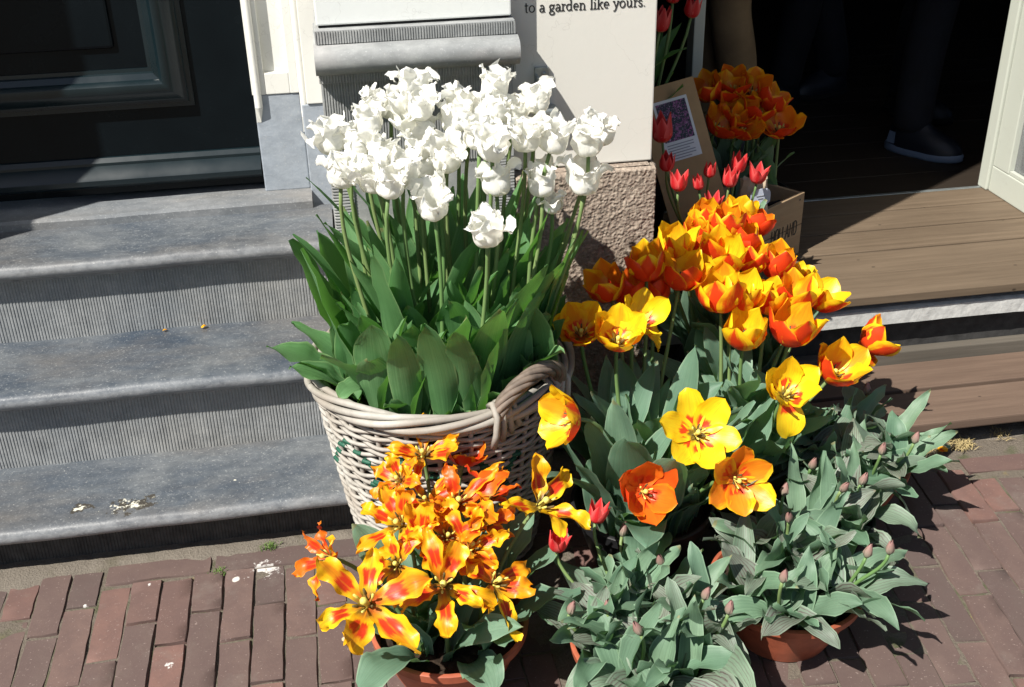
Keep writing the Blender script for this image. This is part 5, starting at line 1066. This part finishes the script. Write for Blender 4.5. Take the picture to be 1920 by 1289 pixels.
# ------------------------------------------------------------------ people standing in the dark shop
def skin_body(name, parent, joints, edges, mat, sub=2):
    names = list(joints); me = bpy.data.meshes.new(name); me.from_pydata([joints[k][0] for k in names], [(names.index(a), names.index(b)) for a, b in edges], []); me.materials.append(M[mat])
    o = link(name, me, parent); md = o.modifiers.new('skin', 'SKIN'); md.use_smooth_shade = True; sl = me.skin_vertices[0].data
    for i, k in enumerate(names): r = joints[k][1]; sl[i].radius = r if isinstance(r, tuple) else (r, r)
    sl[0].use_root = True; ss = o.modifiers.new('sub', 'SUBSURF'); ss.levels = 1; ss.render_levels = sub; return o
def person(label, feet, face, legmat, topmat, toe=None, h=1.72, pale=()):
    """standing figure: trousers, top and shoes as children of one body"""
    (fx1, fy1), (fx2, fy2) = feet; cx, cy = (fx1+fx2)/2, (fy1+fy2)/2; z = DZ; f = Vector((math.cos(face), math.sin(face), 0)); s = Vector((-f.y, f.x, 0)); c = Vector((cx, cy, z)); k = h/1.72
    t = thing('person', label, 'person', c); P = lambda sd, fd, zz: tuple(c+s*sd*k+f*fd*k+Vector((0, 0, zz*k)))
    b = {'pelvis': (P(0, 0, .95), (.13, .10)), 'waist': (P(0, 0, 1.08), (.13, .095)), 'chest': (P(0, .01, 1.28), (.155, .105)), 'collar': (P(0, 0, 1.42), (.10, .08)), 'neck': (P(0, .01, 1.49), .052), 'jaw': (P(0, .035, 1.57), (.062, .07)), 'head': (P(0, .02, 1.64), (.075, .09)), 'crown': (P(0, .01, 1.71), (.05, .06))}
    e = [('pelvis', 'waist'), ('waist', 'chest'), ('chest', 'collar'), ('collar', 'neck'), ('neck', 'jaw'), ('jaw', 'head'), ('head', 'crown')]
    for q, sg in (('l', 1), ('r', -1)):
        b['sh'+q] = (P(sg*.185, 0, 1.40), .052); b['el'+q] = (P(sg*.235, -.02, 1.13), .040); b['wr'+q] = (P(sg*.225, .08, .90), .028); b['hd'+q] = (P(sg*.215, .12, .82), (.018, .035)); e += [('collar', 'sh'+q), ('sh'+q, 'el'+q), ('el'+q, 'wr'+q), ('wr'+q, 'hd'+q)]
    skin_body('body', t, b, e, 'skin', 1)
    tp = {kk: (v[0], tuple(x*1.12 for x in v[1]) if isinstance(v[1], tuple) else v[1]*1.25) for kk, v in b.items() if kk in ('pelvis', 'waist', 'chest', 'collar', 'shl', 'shr', 'ell', 'elr', 'wrl', 'wrr')}
    skin_body('jacket', t, tp, [x for x in e if x[0] in tp and x[1] in tp], topmat, 1)
    j = {'hip': (P(0, 0, .98), (.145, .115))}; ee = []
    for q, sg, (fx, fy) in (('l', 1, feet[0]), ('r', -1, feet[1])):
        ft = Vector((fx, fy, z)); hp = Vector(P(sg*.09, 0, .86)); kn = hp.lerp(ft, .5)+f*.03+Vector((0, 0, .03)); an = ft+Vector((0, 0, .09))
        j['t'+q] = (tuple(hp), (.098, .095)); j['u'+q] = (tuple(hp.lerp(kn, .5)), .082); j['k'+q] = (tuple(kn), .066); j['c'+q] = (tuple(kn.lerp(an, .4)-f*.01), .067); j['a'+q] = (tuple(an+Vector((0, 0, .03))), .062); j['b'+q] = (tuple(an-Vector((0, 0, .035))), .066)
        ee += [('hip', 't'+q), ('t'+q, 'u'+q), ('u'+q, 'k'+q), ('k'+q, 'c'+q), ('c'+q, 'a'+q), ('a'+q, 'b'+q)]
    skin_body('trousers', t, j, ee, legmat, 2)
    for nf, (fx, fy) in enumerate(feet):
        solemat = 'shoe sole' if nf in pale else 'black cloth'  # soles outside the list are black, the gloom put into their colour
        d = f if toe is None else Vector((math.cos(toe), math.sin(toe), 0)); o = Vector((fx, fy, z-.003)); sd = Vector((-d.y, d.x, 0)); V = []; n = 20
        def outline(t_): # shoe sole shape
            a = 2*PI*t_; l = math.cos(a); w = math.sin(a); return .13*l+.05, .043*w*(1-.18*l*(l < 0))*(1+.12*(l > 0))
        for zz, sc in ((0, .97), (.006, 1.0), (.020, 1.0), (.024, .97)):
            for i in range(n):
                l, w = outline(i/n); V.append(tuple(o+d*l*sc+sd*w*sc+Vector((0, 0, zz+.012*max(0, (l-.12)/.08)*.5))))
        link('sole', mesh('sole', V, grid_faces(3, n, True)+[tuple(range(n))[::-1], tuple(range(3*n, 4*n))], solemat, True), t)
        V = []
        for zz, sc, sh in ((.0215, .96, 0), (.04, .93, 0), (.06, .82, -.012), (.078, .62, -.035), (.098, .45, -.055), (.115, .42, -.06)):
            for i in range(n):
                l, w = outline(i/n); V.append(tuple(o+d*((l-.055)*sc+.055+sh)+sd*w*min(1, sc*1.12)+Vector((0, 0, zz+.01*max(0, (l-.12)/.08)*.5))))
        up_ = link('shoe', mesh('shoe', V, grid_faces(5, n, True), 'shoe navy', True), t)
        V = []
        for (l, zz) in ((-.058, .03), (-.052, .066), (-.03, .066), (-.03, .03)): V.append(tuple(o+d*l+sd*(-.0315-.006*(l > -.05))+Vector((0, 0, zz))))
        V += [tuple(Vector(v)-sd*.004) for v in V[:4]]
        link('heel_patch', mesh('heel_patch', V, [(0, 1, 2, 3), (7, 6, 5, 4), (0, 4, 5, 1), (1, 5, 6, 2), (2, 6, 7, 3), (3, 7, 4, 0)], solemat), t)
    hd = bmesh.new(); bmesh.ops.create_uvsphere(hd, u_segments=16, v_segments=10, radius=.1*k)
    for v in hd.verts: v.co = Vector((v.co.x*.9, v.co.y*1.05, v.co.z*.85))+Vector(P(0, -.012, 1.69))
    link('hair', bm_mesh('hair', hd, 'dark hair', True), t)
pa, pb = at(1393, 120, 3.25), at(1336, 110, 3.33)
person('person in beige trousers standing just inside the doorway behind the orange tulips', [(pa.x, pa.y), (pb.x, pb.y)], math.radians(160), 'beige trousers', 'black cloth')
qa = at(1470, 150, 3.75); person('person in dark trousers standing in the shadow behind the beige trousers', [(qa.x, qa.y), (qa.x+.22, qa.y+.1)], math.radians(200), 'navy cloth', 'black cloth')
sa = atz(1702, 283, DZ); person('person in dark jeans and navy sneakers with pale soles standing in the doorway gloom', [(sa.x, sa.y), (sa.x+.16, sa.y+.36)], math.radians(-40), 'navy cloth', 'black cloth', math.radians(-55), pale=(0,))

# ------------------------------------------------------------------ small things lying about
def scrap(name, p, lab, cat, mat, s, rg, heat=.3):
    me = petal(rg, .02*s, .016*s, lerp([(0, 60), (.4, 95), (1, 70+rg.uniform(-20, 40))]), .9, .001, .4, .4, .4, .5, 8, 4, 0, mat); o = link(name, me, None, Matrix.Translation(p) @ Matrix.Rotation(rg.uniform(0, 6), 4, 'Z')); o.color = (heat, .5, 0, 1); return tag(o, lab, cat)
scrap('fallen_petal', atz(313, 620, .309)+Vector((0, 0, .002)), 'small yellow petal scrap on the middle stone step, the left one', 'petal', 'flamed tulip petal', .55, random.Random(1), 0)
scrap('fallen_petal', atz(387, 613, .309)+Vector((0, 0, .003)), 'small yellow petal scrap on the middle stone step, the right and larger one', 'petal', 'flamed tulip petal', .7, random.Random(2), 0)
scrap('fallen_petal', atz(1757, 850, 0)+Vector((0, 0, .003)), 'curled orange petal lying on the bricks below the wooden step', 'petal', 'parrot tulip petal', 1.3, random.Random(3), .5)
def tuft(p, lab, mat, n, h, spread, rg, flat=.3):
    V, f = [], []
    for i in range(n):
        a = rg.uniform(0, 6.28); b = Vector((p.x+rg.gauss(0, spread), p.y+rg.gauss(0, spread*.6), .0)); l = h*rg.uniform(.5, 1.2); d = Vector((math.cos(a), math.sin(a), 0)); s = Vector((-d.y, d.x, 0))*.0009; k = len(V); m = b+d*l*flat+Vector((0, 0, l*.6)); e = b+d*l*(flat*2.4)+Vector((0, 0, l*(.75 if flat < .5 else .4)))
        V += [b-s, b+s, m-s*.8, m+s*.8, e]; f += [(k, k+1, k+3, k+2), (k+2, k+3, k+4)]
    return tag(link('grass_tuft', mesh('grass_tuft', V, f, mat)), lab, 'grass', kind='stuff')
tuft(atz(507, 1028, 0), 'small green weed in the grit at the foot of the stone steps', 'fresh grass', 90, .013, .007, random.Random(4))
tuft(atz(1803, 838, 0), 'clump of dry straw at the foot of the wooden step', 'dry grass', 160, .016, .013, random.Random(5), .7)
tuft(atz(1740, 848, 0), 'wisps of dry straw beside the curled orange petal', 'dry grass', 80, .013, .015, random.Random(6), .8)
tuft(atz(1872, 815, 0), 'few dry straws under the edge of the wooden step', 'dry grass', 50, .013, .015, random.Random(8), .8)
tuft(atz(410, 1074, 0), 'tiny green moss tuft between the first paving bricks', 'fresh grass', 60, .007, .008, random.Random(7))
sp = atz(662, 1188, .004); stick = link('wooden_stick', None or mesh('wooden_stick', [(math.cos(a)*.0035+(.022 if i < 7 else -.022), math.sin(a)*.0045, z) for z in (0, .002) for i, a in enumerate(list(np.linspace(-PI/2, PI/2, 7))+list(np.linspace(PI/2, 3*PI/2, 7)))], [tuple(range(14))[::-1], tuple(range(14, 28))]+[(i, (i+1) % 14, 14+(i+1) % 14, 14+i) for i in range(14)], 'pale stick'), None, Matrix.Translation(sp) @ Matrix.Rotation(.7, 4, 'Z'))
tag(stick, 'flat wooden stick lying on the bricks under the splayed yellow and red tulip', 'stick')
